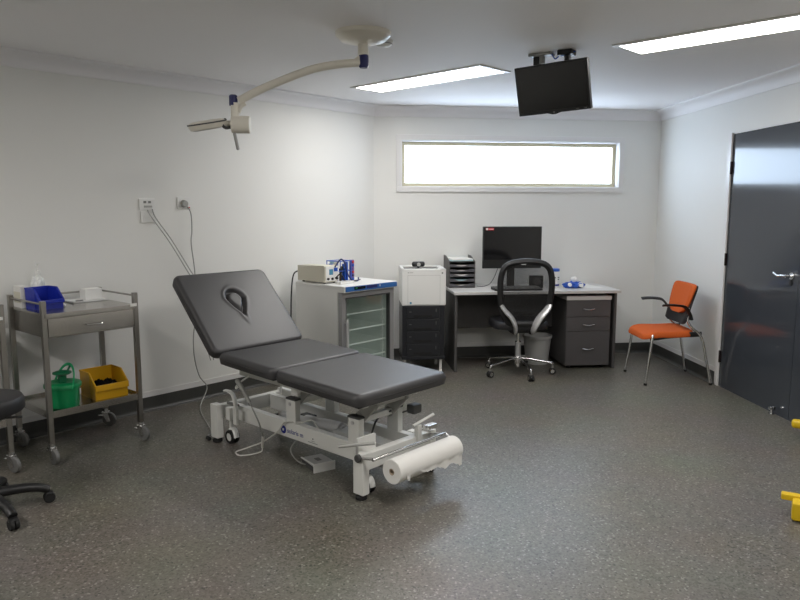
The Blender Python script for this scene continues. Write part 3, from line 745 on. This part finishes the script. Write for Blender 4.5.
# ---------------------------------------------------------------- stool
t = thing('stool', 'black round swivel stool on a five star castor base at the left edge', 'stool', (-1.785, 3.32, 0), R(30))
MB().lathe([(0,.585), (.15,.583), (.175,.575), (.186,.557), (.186,.520), (.176,.507), (.15,.503), (0,.503)], 48).build('seat', 'black_fabric', t)
MB().lathe([(0,.503), (.14,.503), (.14,.490), (.09,.465), (.045,.440), (.028,.435), (.028,.40), (0,.40)], 28).build('seat_plate', 'black', t)
MB().cyl((0,0,.10), (0,0,.41), .024, seg=20).build('column', 'black', t)
MB().cyl((.02,.0,.470), (.17,.03,.450), .006).build('height_lever', 'black', t)
MB().lathe([(0,.125), (.034,.122), (.038,.08), (.03,.065), (0,.065)], 24).build('hub', 'black', t)
for k_ in range(5):
    a = R(72*k_+.5); c, s_ = math.cos(a), math.sin(a)
    l = MB().tube([(c*.02,s_*.02,.098), (c*.12,s_*.12,.100), (c*.21,s_*.21,.088), (c*.262,s_*.262,.066)], lambda q: .026-.006*q, 10, 5, sq=(1.0,1.1)).build('base_arm', 'black', t)
    for d in (-.011, .011):
        MB().lathe([(0,-.009), (.024,-.009), (.027,-.005), (.027,.005), (.024,.009), (0,.009)], 20, frame_mtx((c*.262-s_*d, s_*.262+c*d, .027), (c,s_,0), (-s_,c,0))).build('castor_wheel', 'black_rubber', l)
    MB().bx(-.02,.02,-.022,.022,.035,.060,.012, mtx=Matrix.Translation((c*.262,s_*.262,0)) @ Matrix.Rotation(a, 4, 'Z')).build('castor_hood', 'black', l)

# ---------------------------------------------------------------- fridge
FR = thing('medical_fridge', 'white under-bench fridge with a glass door and blue control strip', 'fridge', (-.114, 5.370, 0), LA)
FW, FD, FH = .60, .58, .86
MB().bx(0,.035,.075,FD,.03,FH-.02).bx(FW-.035,FW,.075,FD,.03,FH-.02).bx(.035,FW-.035,.075,FD,.03,.12).bx(.035,FW-.035,.075,FD,.765,FH-.02).bx(.035,FW-.035,FD-.04,FD,.12,.765).build('cabinet', 'fridge_white', FR)
MB().bx(.0,FW,-.004,FD+.005,FH-.02,FH,.004).bx(0,FW,-.004,.08,.812,FH-.02).build('top_panel', 'fridge_white', FR)
cs = MB().bx(.012,FW-.006,-.010,-.003,.817,.857,.002).build('control_strip', 'strip_blue', FR)
MB().bx(.10,.225,-.0115,-.009,.829,.853,.001).build('display', 'lcd', cs)
MB().bx(.235,.36,-.0112,-.009,.829,.853,.001).build('button_panel', 'navy', cs)
MB().bx(.112,.135,-.0122,-.011,.838,.846).build('readout', 'green', cs)
MB().bx(.385,.392,-.012,-.009,.834,.850).build('power_switch', 'white_plastic', cs)
MB().bx(.0345,.0365,.08,FD-.04,.12,.765).bx(FW-.0365,FW-.0345,.08,FD-.04,.12,.765).bx(.035,FW-.035,FD-.042,FD-.040,.12,.765).bx(.035,FW-.035,.08,FD-.04,.118,.1205).bx(.035,FW-.035,.08,FD-.04,.7645,.767).build('liner', 'fridge_in', FR)
for z in (.25, .37, .49, .62):
    s_ = MB().bx(.04,FW-.04,.092,.102,z-.004,z+.006,.001).bx(.04,FW-.04,FD-.06,FD-.05,z-.004,z+.004)
    for q in range(14): x = .055+q*(FW-.11)/13; s_.cyl((x,.096,z), (x,FD-.055,z), .0022, seg=6)
    s_.build('wire_shelf', 'wire', FR)
ld = MB()
for x in (.042, FW-.042):
    ld.bx(x-.005,x+.005,.125,.140,.13,.75)
    for z in [.15+.03*q for q in range(20)]: ld.bx(x-.010,x+.010,.12,.145,z,z+.010,.001)
ld.build('shelf_runner', 'wire', FR)
dd = ring(MB(), .002, FW-.002, .075, .810, .045, .030, .070, .003).build('fridge_door', 'frame_grey', FR)
ring(MB(), .046, FW-.046, .119, .766, .010, .032, .069, .001).build('gasket', 'cap', dd)
MB().bx(.055,FW-.055,.046,.050,.128,.757).build('glass_pane', 'glass', dd)
MB().bx(.026,.042,-.006,.010,.22,.60,.004).cyl((.034,.005,.25), (.034,.032,.25), .006).cyl((.034,.005,.57), (.034,.032,.57), .006).build('door_handle', 'silver', dd)
for x in (.05, FW-.05):
    for y in (.08, FD-.05): MB().cyl((x,y,0), (x,y,.035), .02, seg=14).build('foot', 'black_rubber', FR)
MB().bx(.02,FW-.02,.08,.10,.03,.075).build('kick_plate', 'mid_grey', FR)
def fwp(x, y, z): c, s_ = math.cos(LA), math.sin(LA); return V(-.114+x*c-y*s_, 5.370+x*s_+y*c, z)
tag(MB().tube([fwp(.115,.595,FH+.09), fwp(.06,.61,FH+.085), fwp(.005,.615,FH+.05), fwp(-.012,.625,.75), fwp(-.02,.63,.45), fwp(-.04,.62,.2), fwp(-.03,.60,.05), fwp(0.02,.62,.008)], .006, 8, 6).build('mains_lead', 'black'), 'black mains lead dropping behind the fridge from the beige unit', 'cable')

FA = LA
t = thing('electrosurgical_unit', 'beige boxy electrical unit on top of the fridge', 'medical device', fwp(.106,.345,FH), FA-R(0))
MB().prism([(-.09,.012), (.245,.012), (.245,.135), (-.075,.145), (-.09,.140)], -.065, .075, 'y', Matrix.Rotation(R(90), 4, 'Z')).build('casing', 'beige', t)
for x in (-.05, .05):
    for y in (-.06, .2): MB().cyl((x,y,0), (x,y,.013), .010, seg=12).build('foot', 'black_rubber', t)
fp = MB().bx(-.064,.072,-.094,-.089,.020,.138,.002, mtx=Matrix.Rotation(0, 4, 'Z')).build('front_panel', 'white_plastic', t)
for x in (-.045, .0, .05): MB().cyl((x,-.094,.038), (x,-.104,.038), .010, seg=14).build('socket', 'black', fp)
MB().bx(-.03,.01,-.0955,-.093,.07,.115).build('display', 'teal', fp)
MB().bx(.02,.06,-.0955,-.093,.095,.125).build('mark', 'bright_blue', fp)
# pen tray on the fridge in front of the unit
t = thing('white_dish', 'small flat white dish on the fridge in front of the beige unit', 'dish', fwp(.155,.155,FH), FA)
MB().bx(-.075,.075,-.03,.03,0,.006,.002).bx(-.075,.075,-.03,-.026,0,.022,.001).bx(-.075,.075,.026,.03,0,.022,.001).bx(-.075,-.071,-.03,.03,0,.022,.001).bx(.071,.075,-.03,.03,0,.022,.001).build('dish_body', 'white_plastic', t)
MB().bx(-.06,.06,-.015,.015,.006,.019,.003).build('strip_insert', 'mid_grey', t)
# wire rack with blue packs and leads
t = thing('accessory_rack', 'blue wire rack crammed with packets and probes on the fridge', 'rack', fwp(.255,.33,FH), FA)
rk = MB()
for x in (-.07, .08):
    for y in (-.06, .07): rk.cyl((x,y,0), (x,y,.175), .004, seg=8)
for z in (.006, .09, .170):
    rk.cyl((-.07,-.06,z), (.08,-.06,z), .0035, seg=8); rk.cyl((-.07,.07,z), (.08,.07,z), .0035, seg=8); rk.cyl((-.07,-.06,z), (-.07,.07,z), .0035, seg=8); rk.cyl((.08,-.06,z), (.08,.07,z), .0035, seg=8)
rk.build('rack_frame', 'bright_blue', t)
rnd = random.Random(11)
for q, m_ in enumerate(('white_plastic', 'yellow', 'bright_blue', 'black', 'white_plastic', 'cyan', 'bright_blue', 'navy', 'white_plastic', 'bright_blue', 'bright_blue')):
    mm = Matrix.Translation((-.056+.0115*q, -.035+.035*(q % 3), .008)) @ Matrix.Rotation(rnd.uniform(-.3, .3), 4, 'Y') @ Matrix.Rotation(rnd.uniform(-.5, .5), 4, 'Z')
    MB().bx(-.006,.006,-.022,.022,0,rnd.uniform(.10,.165),.003, mtx=mm).build('packet', m_, t)
t = thing('specimen_strip', 'upright violet strip of small caps at the right end of the blue rack', 'rack', fwp(.362,.29,FH), FA)
MB().bx(-.018,.018,-.012,.012,0,.175,.003).build('backing', 'purple', t)
for q in range(6):
    MB().cyl((-.0, -.012, .018+q*.028), (0,-.02,.018+q*.028), .010, seg=12).build('cap', ('bright_blue', 'navy', 'red', 'purple', 'bright_blue', 'red')[q], t)
lead = [fwp(.125,.238,FH+.13), fwp(.14,.21,FH+.175), fwp(.155,.19,FH+.195), fwp(.20,.20,FH+.16), fwp(.23,.21,FH+.09), fwp(.27,.22,FH+.04), fwp(.30,.21,FH+.012), fwp(.345,.20,FH+.010), fwp(.37,.22,FH+.03)]
tag(MB().tube(lead, .006, 8, 6).build('probe_lead', 'navy'), 'dark blue lead arching from the beige unit into the blue rack', 'cable')
lead = [fwp(.130,.238,FH+.04), fwp(.15,.20,FH+.08), fwp(.18,.21,FH+.06), fwp(.20,.20,FH+.02), fwp(.26,.19,FH+.012), fwp(.33,.20,FH+.012), fwp(.40,.23,FH+.012)]
tag(MB().tube(lead, .005, 8, 6).build('probe_lead', 'black'), 'black lead coiled low in front of the blue rack', 'cable')

# ---------------------------------------------------------------- printer, feeder
BAr = BA
px, py = .375, 6.055
def pw(x, y, z): c, s_ = math.cos(R(.5)), math.sin(R(.5)); return V(px+x*c-y*s_, py+x*s_+y*c, z)
t = thing('paper_feeder', 'tall black paper feeder with four drawers standing under the white printer', 'paper feeder', pw(0,0,0), R(.5))
PW, PD = .388, .42
MB().bx(.004,PW-.012,.004,PD-.02,.155,.612,.006).bx(.0,PW-.004,-.002,PD-.02,.130,.160,.004).build('feeder_body', 'printer_black', t)
for k_ in range(4):
    z1 = .604-k_*.111; z0 = z1-.104
    d = MB().bx(.040,PW-.055,-.004,.006,z0,z1,.004).build('paper_drawer', 'printer_black', t)
    MB().bx(.105,.265,-.0052,-.002,z0+.010,z0+.030,.002).build('drawer_grip', 'slot', d)
    MB().bx(.300,.304,-.0052,-.002,z0+.055,z0+.085).build('level_gauge', 'mid_grey', d)
    MB().bx(.065,.085,-.0048,-.002,z0+.055,z0+.060).build('size_mark', 'mid_grey', d)
for x in (.03, PW-.04):
    for y in (.03, PD-.06): MB().bx(x-.011,x+.011,y-.011,y+.011,.03,.132,.002).cyl((x-.012,y,.018), (x+.012,y,.018), .018, seg=16).build('leg', 'white_metal', t)
t = thing('printer', 'white office printer with a recessed dark output tray on the black paper feeder', 'printer', pw(0,0,.612), R(.5))
MB().bx(0,PW,0,PD,0,.305,.010).bx(0,.028,.0,PD,.30,.322,.006).bx(PW-.05,PW,.0,PD,.30,.322,.006).bx(0,PW,.0,.05,.295,.322,.006).bx(0,PW,PD-.05,PD,.30,.322,.006).build('printer_body', 'white_plastic', t)
MB().prism([(.05,.310), (.37,.303), (.37,.307), (.05,.3145)], .028, PW-.05, 'x').build('output_tray', 'black', t)
ring(MB(), .052, PW-.052, .012, .268, .0016, -.0008, .002, 0).build('front_cover_seam', 'grey_plastic', t)
MB().cyl((PW-.033,-.003,.287), (PW-.033,.004,.287), .0075, seg=16).build('power_button', 'mid_grey', t)
MB().bx(.052,.062,-.0009,.002,.287,.294).bx(.066,.098,-.0009,.002,.2885,.2925).build('maker_mark', 'grey_plastic', t)
MB().cyl((.078,-.001,.024), (.078,.004,.024), .010, seg=18).build('round_badge', 'teal', t)
t = thing('webcam', 'black rounded desktop camera with a silver lens on top of the printer', 'camera', pw(.155,.120,.926), R(4))
MB().bx(-.058,.058,-.022,.022,.018,.066,.020,4).build('camera_body', 'black', t)
MB().cyl((0,-.020,.040), (0,-.027,.040), .016, seg=22).build('lens', 'grey_plastic', t)
MB().lathe([(0,0), (.030,0), (.028,.008), (.010,.012), (.010,.020), (0,.020)], 22).build('stand', 'black', t)

# ---------------------------------------------------------------- desk
DA = R(2.8); dx, dy = .850, 6.085
def dw(x, y, z): c, s_ = math.cos(DA), math.sin(DA); return V(dx+x*c-y*s_, dy+x*s_+y*c, z)
DZ = .726; DWd, DDp = 1.520, .640
t = thing('desk', 'office desk with a pale grey top and charcoal panel sides under the window', 'desk', dw(0,0,0), DA)
MB().bx(-.012,DWd,-.012,DDp,DZ-.026,DZ,.003).build('desktop', 'desk_top', t)
MB().bx(0,.022,.015,DDp-.01,0,DZ-.026,.001).build('side_panel', 'desk_side', t)
MB().bx(DWd-.050,DWd-.028,.015,DDp-.01,0,DZ-.026,.001).build('side_panel', 'desk_side', t)
MB().bx(.022,DWd-.05,DDp-.22,DDp-.20,.33,DZ-.026,.001).build('modesty_panel', 'desk_side', t)

p0 = dw(1.026,.022,0)
t = thing('drawer_pedestal', 'charcoal three-drawer pedestal under the right end of the desk', 'drawers', p0, DA)
PWd = .415
MB().bx(0,PWd,.018,.52,.032,.660,.002).build('carcass', 'desk_side', t)
MB().bx(-.003,PWd+.003,-.006,.53,.637,.672,.002).build('pale_top', 'desk_top', t)
for z0, z1 in ((.486,.634), (.352,.482), (.034,.348)):
    d = MB().bx(.002,PWd-.002,0,.018,z0,z1,.002).build('drawer', 'drawer_grey', t)
    zc = (z0+z1)/2-(.004 if z1-z0 < .2 else 0)
    MB().tube([(.150,0,zc), (.152,-.016,zc+.001), (.17,-.022,zc-.002), (.205,-.024,zc-.007), (.24,-.022,zc-.002), (.258,-.016,zc+.001), (.26,0,zc)], .0045, 8, 3).build('bow_handle', 'chrome', d)
for x in (.05, PWd-.05):
    for y in (.06, .46): MB().cyl((x-.012,y,.017), (x+.012,y,.017), .017, seg=16).bx(x-.010,x+.010,y-.014,y+.014,.017,.034,.004).build('castor', 'black_rubber', t)

# document trays
t = thing('document_tower', 'dark grey tower of five paper trays at the left end of the desk', 'document tray', dw(.0,.315,DZ), DA)
t.scale = (1.05,1,1.1)
MB().bx(0,.006,0,.31,0,.225).bx(.226,.232,0,.31,0,.225).bx(0,.232,.304,.31,0,.225).bx(0,.232,0,.31,0,.008).bx(0,.232,.0,.31,.220,.225).prism([(0,.225), (.31,.225), (.31,.262), (.20,.262)], .0, .006, 'x').prism([(0,.225), (.31,.225), (.31,.262), (.20,.262)], .226, .232, 'x').build('tower_case', 'desk_side', t)
for k_ in range(5):
    z = .012+k_*.041
    d = MB().bx(.008,.224,.004,.30,z,z+.003)
    prof = []
    for q in range(21):
        u = q/20; prof.append((.008+.216*u, z+.024-.016*math.sin(PI*min(1, max(0, (u-.12)/.7)))))
    d.prism([(.008,z), (.224,z)]+prof[::-1], .001, .004, 'y')
    d.build('pull_tray', 'tray_grey', t)
    MB().bx(.015,.218,.012,.295,z+.003,z+.012+.003*(k_ % 3),.001).build('paper_stack', ('paper', 'cyan', 'paper', 'paper', 'paper')[k_], t)
o = MB().bx(-.11,.105,-.145,.145,0,.006,.001).build('paper_sheaf', 'cyan', None); o.location = dw(.121,.475,DZ+.2482); o.rotation_euler = (0,0,DA)
tag(o, 'pale blue folder of papers lying on top of the paper tray tower', 'papers')
o = MB().bx(-.10,.10,-.13,.13,0,.014,.002).build('paper_sheaf', 'paper', None); o.location = dw(.121,.47,DZ+.2545); o.rotation_euler = (0,0,DA+R(5))
tag(o, 'white papers on the pale blue folder above the tray tower', 'papers')

# all-in-one screen
mo = dw(.588,.31,DZ)
t = thing('monitor', 'large black desktop screen with a red sticker behind the office chair', 'monitor', mo, R(3.5))
MW, MZ0, MZ1 = .278, .180, .566
MB().bx(-MW,MW,-.010,.022,MZ0,MZ1,.004).bx(-MW*.7,MW*.7,.02,.045,MZ0+.05,MZ1-.06,.012).build('casing', 'black', t)
MB().bx(-MW+.008,MW-.008,-.0112,-.0095,MZ0+.082,MZ1-.010).build('screen', 'gloss_black', t)
st = MB().bx(-MW+.022,-MW+.100,-.0122,-.0108,MZ1-.034,MZ1-.012).build('sticker', 'red', t)
MB().bx(-MW+.024,-MW+.044,-.0128,-.0118,MZ1-.032,MZ1-.014).bx(-MW+.05,-MW+.094,-.0128,-.0118,MZ1-.026,MZ1-.022).build('sticker_print', 'white_plastic', st)
MB().bx(-.035,.035,.025,.045,.0,MZ0+.12,.004).build('stand_neck', 'black', t)
MB().bx(-.11,.11,-.06,.10,0,.008,.003).build('stand_foot', 'black', t)
tag(MB().tube([dw(.48,.38,DZ+.20), dw(.45,.40,DZ+.10), dw(.40,.38,DZ+.03), dw(.33,.36,DZ+.008), dw(.28,.40,DZ+.006)], .003, 8, 6).build('screen_cable', 'cap'), 'thin dark cable curling from the screen down onto the desk', 'cable')
t = thing('keyboard', 'black keyboard on the desk in front of the screen', 'keyboard', dw(.585,.120,DZ), DA)
MB().prism([(-.075,0), (.075,0), (.075,.026), (-.075,.014)], -.22, .22, 'x').build('keyboard_body', 'black', t)
kb = MB()
for r_ in range(5):
    for c in range(15): kb.bx(-.208+c*.0275,-.208+c*.0275+.023,-.062+r_*.026,-.062+r_*.026+.021,.016+.00205*r_*1.0,.022+.00205*r_,.002)
o = kb.build('keys', 'mid_grey', t); o['kind'] = 'stuff'
t = thing('computer_speaker', 'small black speaker box standing right of the screen stand', 'speaker', dw(.800,.235,DZ), DA)
MB().bx(-.062,.062,-.03,.03,0,.118,.008).build('cabinet', 'black', t)
MB().cyl((0,-.029,.068), (0,-.032,.068), .034, seg=24).build('cone', 'cap', t)
t = thing('wipes_canister', 'white wipes canister with a blue lid on the desk right of the chair back', 'canister', dw(.985,.27,DZ), DA)
MB().lathe([(0,0), (.044,0), (.046,.003), (.046,.158), (.044,.160), (0,.160)], 28).build('canister_body', 'white_plastic', t)
MB().lathe([(.048,.152), (.049,.155), (.049,.172), (.042,.178), (0,.178)], 28).build('lid', 'bright_blue', t)
MB().lathe([(.0465,.018), (.0468,.018), (.0468,.034), (.0465,.034)], 28).build('violet_band', 'logo_blue', t)
MB().bx(-.012,.0,-.0475,-.045,.09,.10).bx(.02,.032,-.0435,-.038,.075,.083).bx(.018,.034,-.0435,-.038,.095,.101).build('print', 'cap', t)
t = thing('wipes_packet', 'crumpled blue and white packet on the desk beside the canister', 'packet', dw(1.150,.21,DZ), DA)
bm = bmesh.new(); bmesh.ops.create_icosphere(bm, subdivisions=4, radius=1)
for v in bm.verts:
    p = v.co; s_ = 1+.25*math.sin(8*p.x)*math.cos(7*p.y+3*p.z)
    v.co = V(p.x*.092*s_, p.y*.05*s_, max(0, .026+p.z*.034*s_))
MB().bmadd(bm).build('packet_body', 'bright_blue', t, angle=25)
for x, y, z, sz in ((-.05,-.048,.03,.02), (.055,-.045,.028,.026), (.02,-.05,.02,.012)): MB().lathe([(0,0), (sz*.7,.004), (sz,.012), (0,.018)], 10, frame_mtx((x,y+.014,z), (1,0,0), (0,-1,.5))).build('white_patch', 'white_plastic', t)
t = thing('paper_ball', 'white crumpled ball resting on the blue packet', 'paper ball', dw(1.155,.215,DZ+.052), DA)
bm = bmesh.new(); bmesh.ops.create_icosphere(bm, subdivisions=3, radius=.030)
for v in bm.verts: v.co *= 1+.10*math.sin(160*v.co.x)*math.sin(140*v.co.y+90*v.co.z)
for v in bm.verts: v.co.z = max(v.co.z, -.024)+.024
MB().bmadd(bm).build('crumple', 'paper', t)
o = MB().bx(-.105,.105,-.148,.148,0,.0012).build('paper_sheet', 'paper', None); o.location = dw(1.315,.34,DZ); o.rotation_euler = (0,0,DA+R(12))
tag(o, 'flat white sheet of paper at the right end of the desk', 'paper')

# waste bin under the desk
t = thing('waste_bin', 'grey tapered waste bin under the desk behind the office chair', 'bin', (1.685, 6.440, 0), R(4))
t.scale = (1,1,.93)
MB().lathe([(0,0), (.098,0), (.104,.006), (.130,.275), (.134,.280), (.134,.290), (.126,.290), (.100,.010), (0,.010)], 36).build('bin_body', 'bin_grey', t)
MB().lathe([(.1305,.262), (.1365,.266), (.1365,.292), (.1305,.292)], 36).build('rim', 'bin_grey', t)

# ---------------------------------------------------------------- office chair
ch = thing('office_chair', 'black mesh-back office chair with silver brackets pushed up to the desk', 'chair', (1.408, 6.035, 0), R(180))
hb = MB().lathe([(0,.155), (.030,.155), (.034,.145), (.034,.105), (.028,.095), (0,.095)], 24); hb.cyl((0,0,.06), (0,0,.10), .020)
hb.build('hub', 'chrome', ch)
for k_ in range(5):
    a = R(207-180+72*k_); c, s_ = math.cos(a), math.sin(a); RR = .305
    l = MB().tube([(c*.02,s_*.02,.140), (c*.10,s_*.10,.134), (c*(RR-.03),s_*(RR-.03),.104), (c*(RR-.005),s_*(RR-.005),.094), (c*RR,s_*RR,.075), (c*RR,s_*RR,.055)], .0105, 10, 4).build('base_arm', 'chrome', ch)
    for d in (-.013, .013): MB().lathe([(0,-.010), (.024,-.010), (.028,-.006), (.028,.006), (.024,.010), (0,.010)], 20, frame_mtx((c*RR-s_*d, s_*RR+c*d, .028), (c,s_,0), (-s_,c,0))).build('castor_wheel', 'black_rubber', l)
    MB().lathe([(0,-.024), (.017,-.024), (.017,.024), (0,.024)], 18, frame_mtx((c*RR, s_*RR, .030), (c,s_,0), (-s_,c,0))).build('castor_cap', 'chrome', l)
MB().cyl((0,0,.15), (0,0,.285), .026, seg=22).build('lower_column', 'silver', ch)
MB().cyl((0,0,.28), (0,0,.40), .014, seg=18).lathe([(.014,.283), (.028,.283), (.028,.291), (.014,.291)], 20).build('gas_lift', 'chrome', ch)
MB().bx(-.10,.10,-.12,.13,.385,.425,.012).cyl((-.20,-.02,.40), (.0,-.02,.40), .006).build('tilt_mechanism', 'black', ch)
MB().cyl((.0,-.04,.40), (-.24,-.04,.395), .007).bx(-.26,-.22,-.05,-.03,.385,.405,.004).build('height_lever', 'black', ch)
vs, fs = pad(.47, .49, .06, .14, .03, 28, 28)
MB().add(vs, fs, Matrix.Translation((0,-.26,.485)) @ Matrix.Rotation(R(90), 4, 'Z')).build('seat', 'black_fabric', ch, angle=70)
# mesh back: outline in the (x,z) plane, bowed in y
def by(x, z): return .215+.05*(z-.48)/.56-.35*(x*x)+.02*math.sin((z-.48)/.56*PI)
prof = [(x*.95, z) for x, z in [(.0,.478), (.09,.482), (.155,.505), (.195,.57), (.222,.68), (.232,.80), (.226,.89), (.197,.965), (.13,1.005), (0,1.020)]]
ol = [V(x, by(x, z), z) for x, z in prof]+[V(-x, by(x, z), z) for x, z in prof[-2:0:-1]]
MB().tube(ol, .021, 12, 6, closed=True, sq=(1.25,.8)).build('back_frame', 'black', ch)
olc = catmull(ol, 6, True)
MB().tube([p*1.0 for p in olc if p.z > .93], .020, 10, sq=(1.0,1.2)).build('top_rail', 'black', ch)
vs = []; fs = []
zs = [.482+(1.016-.482)*q/36 for q in range(37)]
def half(z):
    best = 0
    for p, q in zip(olc, olc[1:]+olc[:1]):
        if (p.z-z)*(q.z-z) <= 0 and abs(p.z-q.z) > 1e-6:
            x = p.x+(q.x-p.x)*(z-p.z)/(q.z-p.z); best = max(best, abs(x))
    return best
for z in zs:
    w_ = half(z)
    for q in range(25): x = w_*(q/12-1); vs.append((x, by(x, z)-.004, z))
for i in range(36):
    for j in range(24): a = i*25+j; fs.append([a, a+1, a+26, a+25])
MB().add(vs, fs).build('mesh_panel', 'mesh', ch, angle=80)
vs = []; fs = []
for i in range(9):
    z = .585+i*.018
    for j in range(17): x = (j/8-1)*half(z)*.97; vs.append((x, by(x, z)-.020-.02*math.sin(i/8*PI), z))
for i in range(8):
    for j in range(16): a = i*17+j; fs.append([a, a+1, a+18, a+17])
MB().add(vs, fs).build('lumbar_band', 'black', ch, angle=80)
MB().bx(.015,.055,by(0,1.0)+.016,by(0,1.0)+.022,.992,.999,.001).build('badge', 'silver', ch)
for s_ in (-1, 1):
    br = [(s_*.072,.13,.405), (s_*.075,.215,.432), (s_*.088,.250,.478), (s_*.125,.258,.545), (s_*.175,.250,.600), (s_*.206,.238,.648)]
    MB().tube(br, lambda q: .029+.008*math.sin(q*PI), 12, 6, sq=(1.2,.5)).build('silver_bracket', 'silver', ch)
    MB().bx(s_*.072-.022,s_*.072+.022,.05,.20,.385,.425,.01).build('bracket_root', 'black', ch)

# ---------------------------------------------------------------- orange visitor chair
oc = thing('visitor_chair', 'orange upholstered visitor chair with black arms and chrome legs by the door', 'chair', (2.655, 5.785, 0), R(-92))
vs, fs = pad(.44, .46, .045, .09, .03, 30, 30)
sv = []
for x, y, z in vs:           # pad x: front->back ; waterfall front edge
    f_ = max(0, .16-x)/.16
    sv.append((y, x-.292, .455+z-.042*f_**2+.006*math.cos(y*7)-.012*math.sin(x*7)))
MB().add(sv, fs).build('seat', 'orange', oc, angle=70)
pn = MB()
for s_ in (-1, 1): pn.tube([(s_*.212,.19,.425), (s_*.212,.03,.418), (s_*.212,-.10,.408), (s_*.208,-.18,.395), (s_*.20,-.235,.390)], .013, 10, 5, sq=(1.7,.7))
pn.bx(-.19,.19,-.17,.17,.400,.412,.004)
pn.build('seat_pan', 'black', oc)
for s_ in (-1, 1):
    l = MB().tube([(s_*.215,-.215,.41), (s_*.225,-.225,.39), (s_*.236,-.25,.20), (s_*.246,-.275,.008)], .0115, 12, 4).build('leg', 'chrome', oc)
    MB().cyl((s_*.246,-.275,0), (s_*.2455,-.273,.018), .0135, seg=14).build('foot_tip', 'black_rubber', l)
    l = MB().tube([(s_*.246,.275,.008), (s_*.236,.235,.20), (s_*.225,.185,.40), (s_*.215,.105,.48), (s_*.205,.072,.54), (s_*.195,.088,.64)], .0115, 12, 4).build('leg', 'chrome', oc)
    MB().cyl((s_*.246,.275,0), (s_*.2455,.273,.018), .0135, seg=14).build('foot_tip', 'black_rubber', l)
def bk_pt(x, z, off): return (x, .060+.09*(z-.52)/.3+.45*x*x*-1+off, z)
def slab_back(name, zw, m, off, th, r_=.0):
    vs = []; fs = []; n = 18; k2 = len(zw)
    for side in (0, 1):
        for z, w_ in zw:
            for j in range(n+1):
                x = w_*(2*j/n-1); e = 1-abs(2*j/n-1); pf = th*(.35+.65*min(1, (e*6))**.5)
                vs.append(bk_pt(x, z, off-pf if side == 0 else off))
    N = (n+1)
    for i in range(k2-1):
        for j in range(n):
            a = i*N+j; fs.append([a, a+1, a+N+1, a+N]); b_ = k2*N+a; fs.append([b_, b_+N, b_+N+1, b_+1])
        for j in (0, n):
            a = i*N+j; b_ = k2*N+a; fs.append([a, a+N, b_+N, b_])
    for i in (0, k2-1):
        for j in range(n): a = i*N+j; b_ = k2*N+a; fs.append([a, a+1, b_+1, b_])
    return MB().add(vs, fs).build(name, m, oc, angle=55)
slab_back('back_cushion', [(.585,.075), (.595,.115), (.615,.150), (.640,.175), (.68,.192), (.74,.205), (.79,.210), (.815,.205), (.828,.192), (.833,.170)], 'orange', 0, .030)
slab_back('back_shell', [(.500,.165), (.515,.205), (.58,.214), (.63,.212), (.70,.211), (.76,.213), (.80,.214), (.815,.206), (.825,.19)], 'black', .016, .020)
for s_ in (-1, 1):
    MB().tube([(s_*.205,.100,.545), (s_*.222,.075,.600), (s_*.236,.03,.655), (s_*.240,-.03,.668), (s_*.238,-.09,.672), (s_*.232,-.155,.668)], .0135, 10, 5, sq=(.6,1.5)).build('armrest', 'black', oc)

# ---------------------------------------------------------------- yellow trolley base at the right edge
t = thing('yellow_trolley', 'yellow moulded plastic trolley base at the right edge of the photo', 'trolley', (2.072, 3.052, 0), R(57))
# local x runs away from the camera along the trolley, local y to its left
def yb(*a, **k_): return MB().bx(*a, **k_)
f1 = yb(-.05,.055,-.30,.022,.004,.092,.012); f1.bx(.025,.070,-.02,.070,.070,.102,.008)
f1.build('front_foot', 'yellow2', t)
MB().bx(1.26,1.37,-.34,-.02,.06,.135,.03,4).bx(1.285,1.345,-.06,.040,.075,.13,.020,3).build('rear_foot', 'yellow2', t)
MB().bx(-.02,1.37,-.34,-.24,.05,.10,.012).build('side_beam', 'yellow2', t)
MB().cyl((1.315,-.045,.13), (1.315,-.045,.20), .018).build('grey_post', 'mid_grey', t)
MB().lathe([(0,-.015), (.028,-.015), (.03,-.01), (.03,.01), (.028,.015), (0,.015)], 20, frame_mtx((1.315,-.29,.03), (1,0,0), (0,1,0))).build('wheel', 'black_rubber', t)

# ---------------------------------------------------------------- world and view
w = bpy.data.worlds.new('world'); S.world = w; w.use_nodes = True
w.node_tree.nodes['Background'].inputs['Color'].default_value = (.75,.85,1,1); w.node_tree.nodes['Background'].inputs['Strength'].default_value = .02
S.view_settings.view_transform = 'Standard'; S.view_settings.look = 'None'; S.view_settings.gamma = 1; S.view_settings.use_curve_mapping = False
S.view_settings.exposure = 1.3
S.cycles.max_bounces = 10; S.cycles.diffuse_bounces = 6; S.cycles.transparent_max_bounces = 16
S.cycles.sample_clamp_indirect = 6; S.cycles.caustics_reflective = False
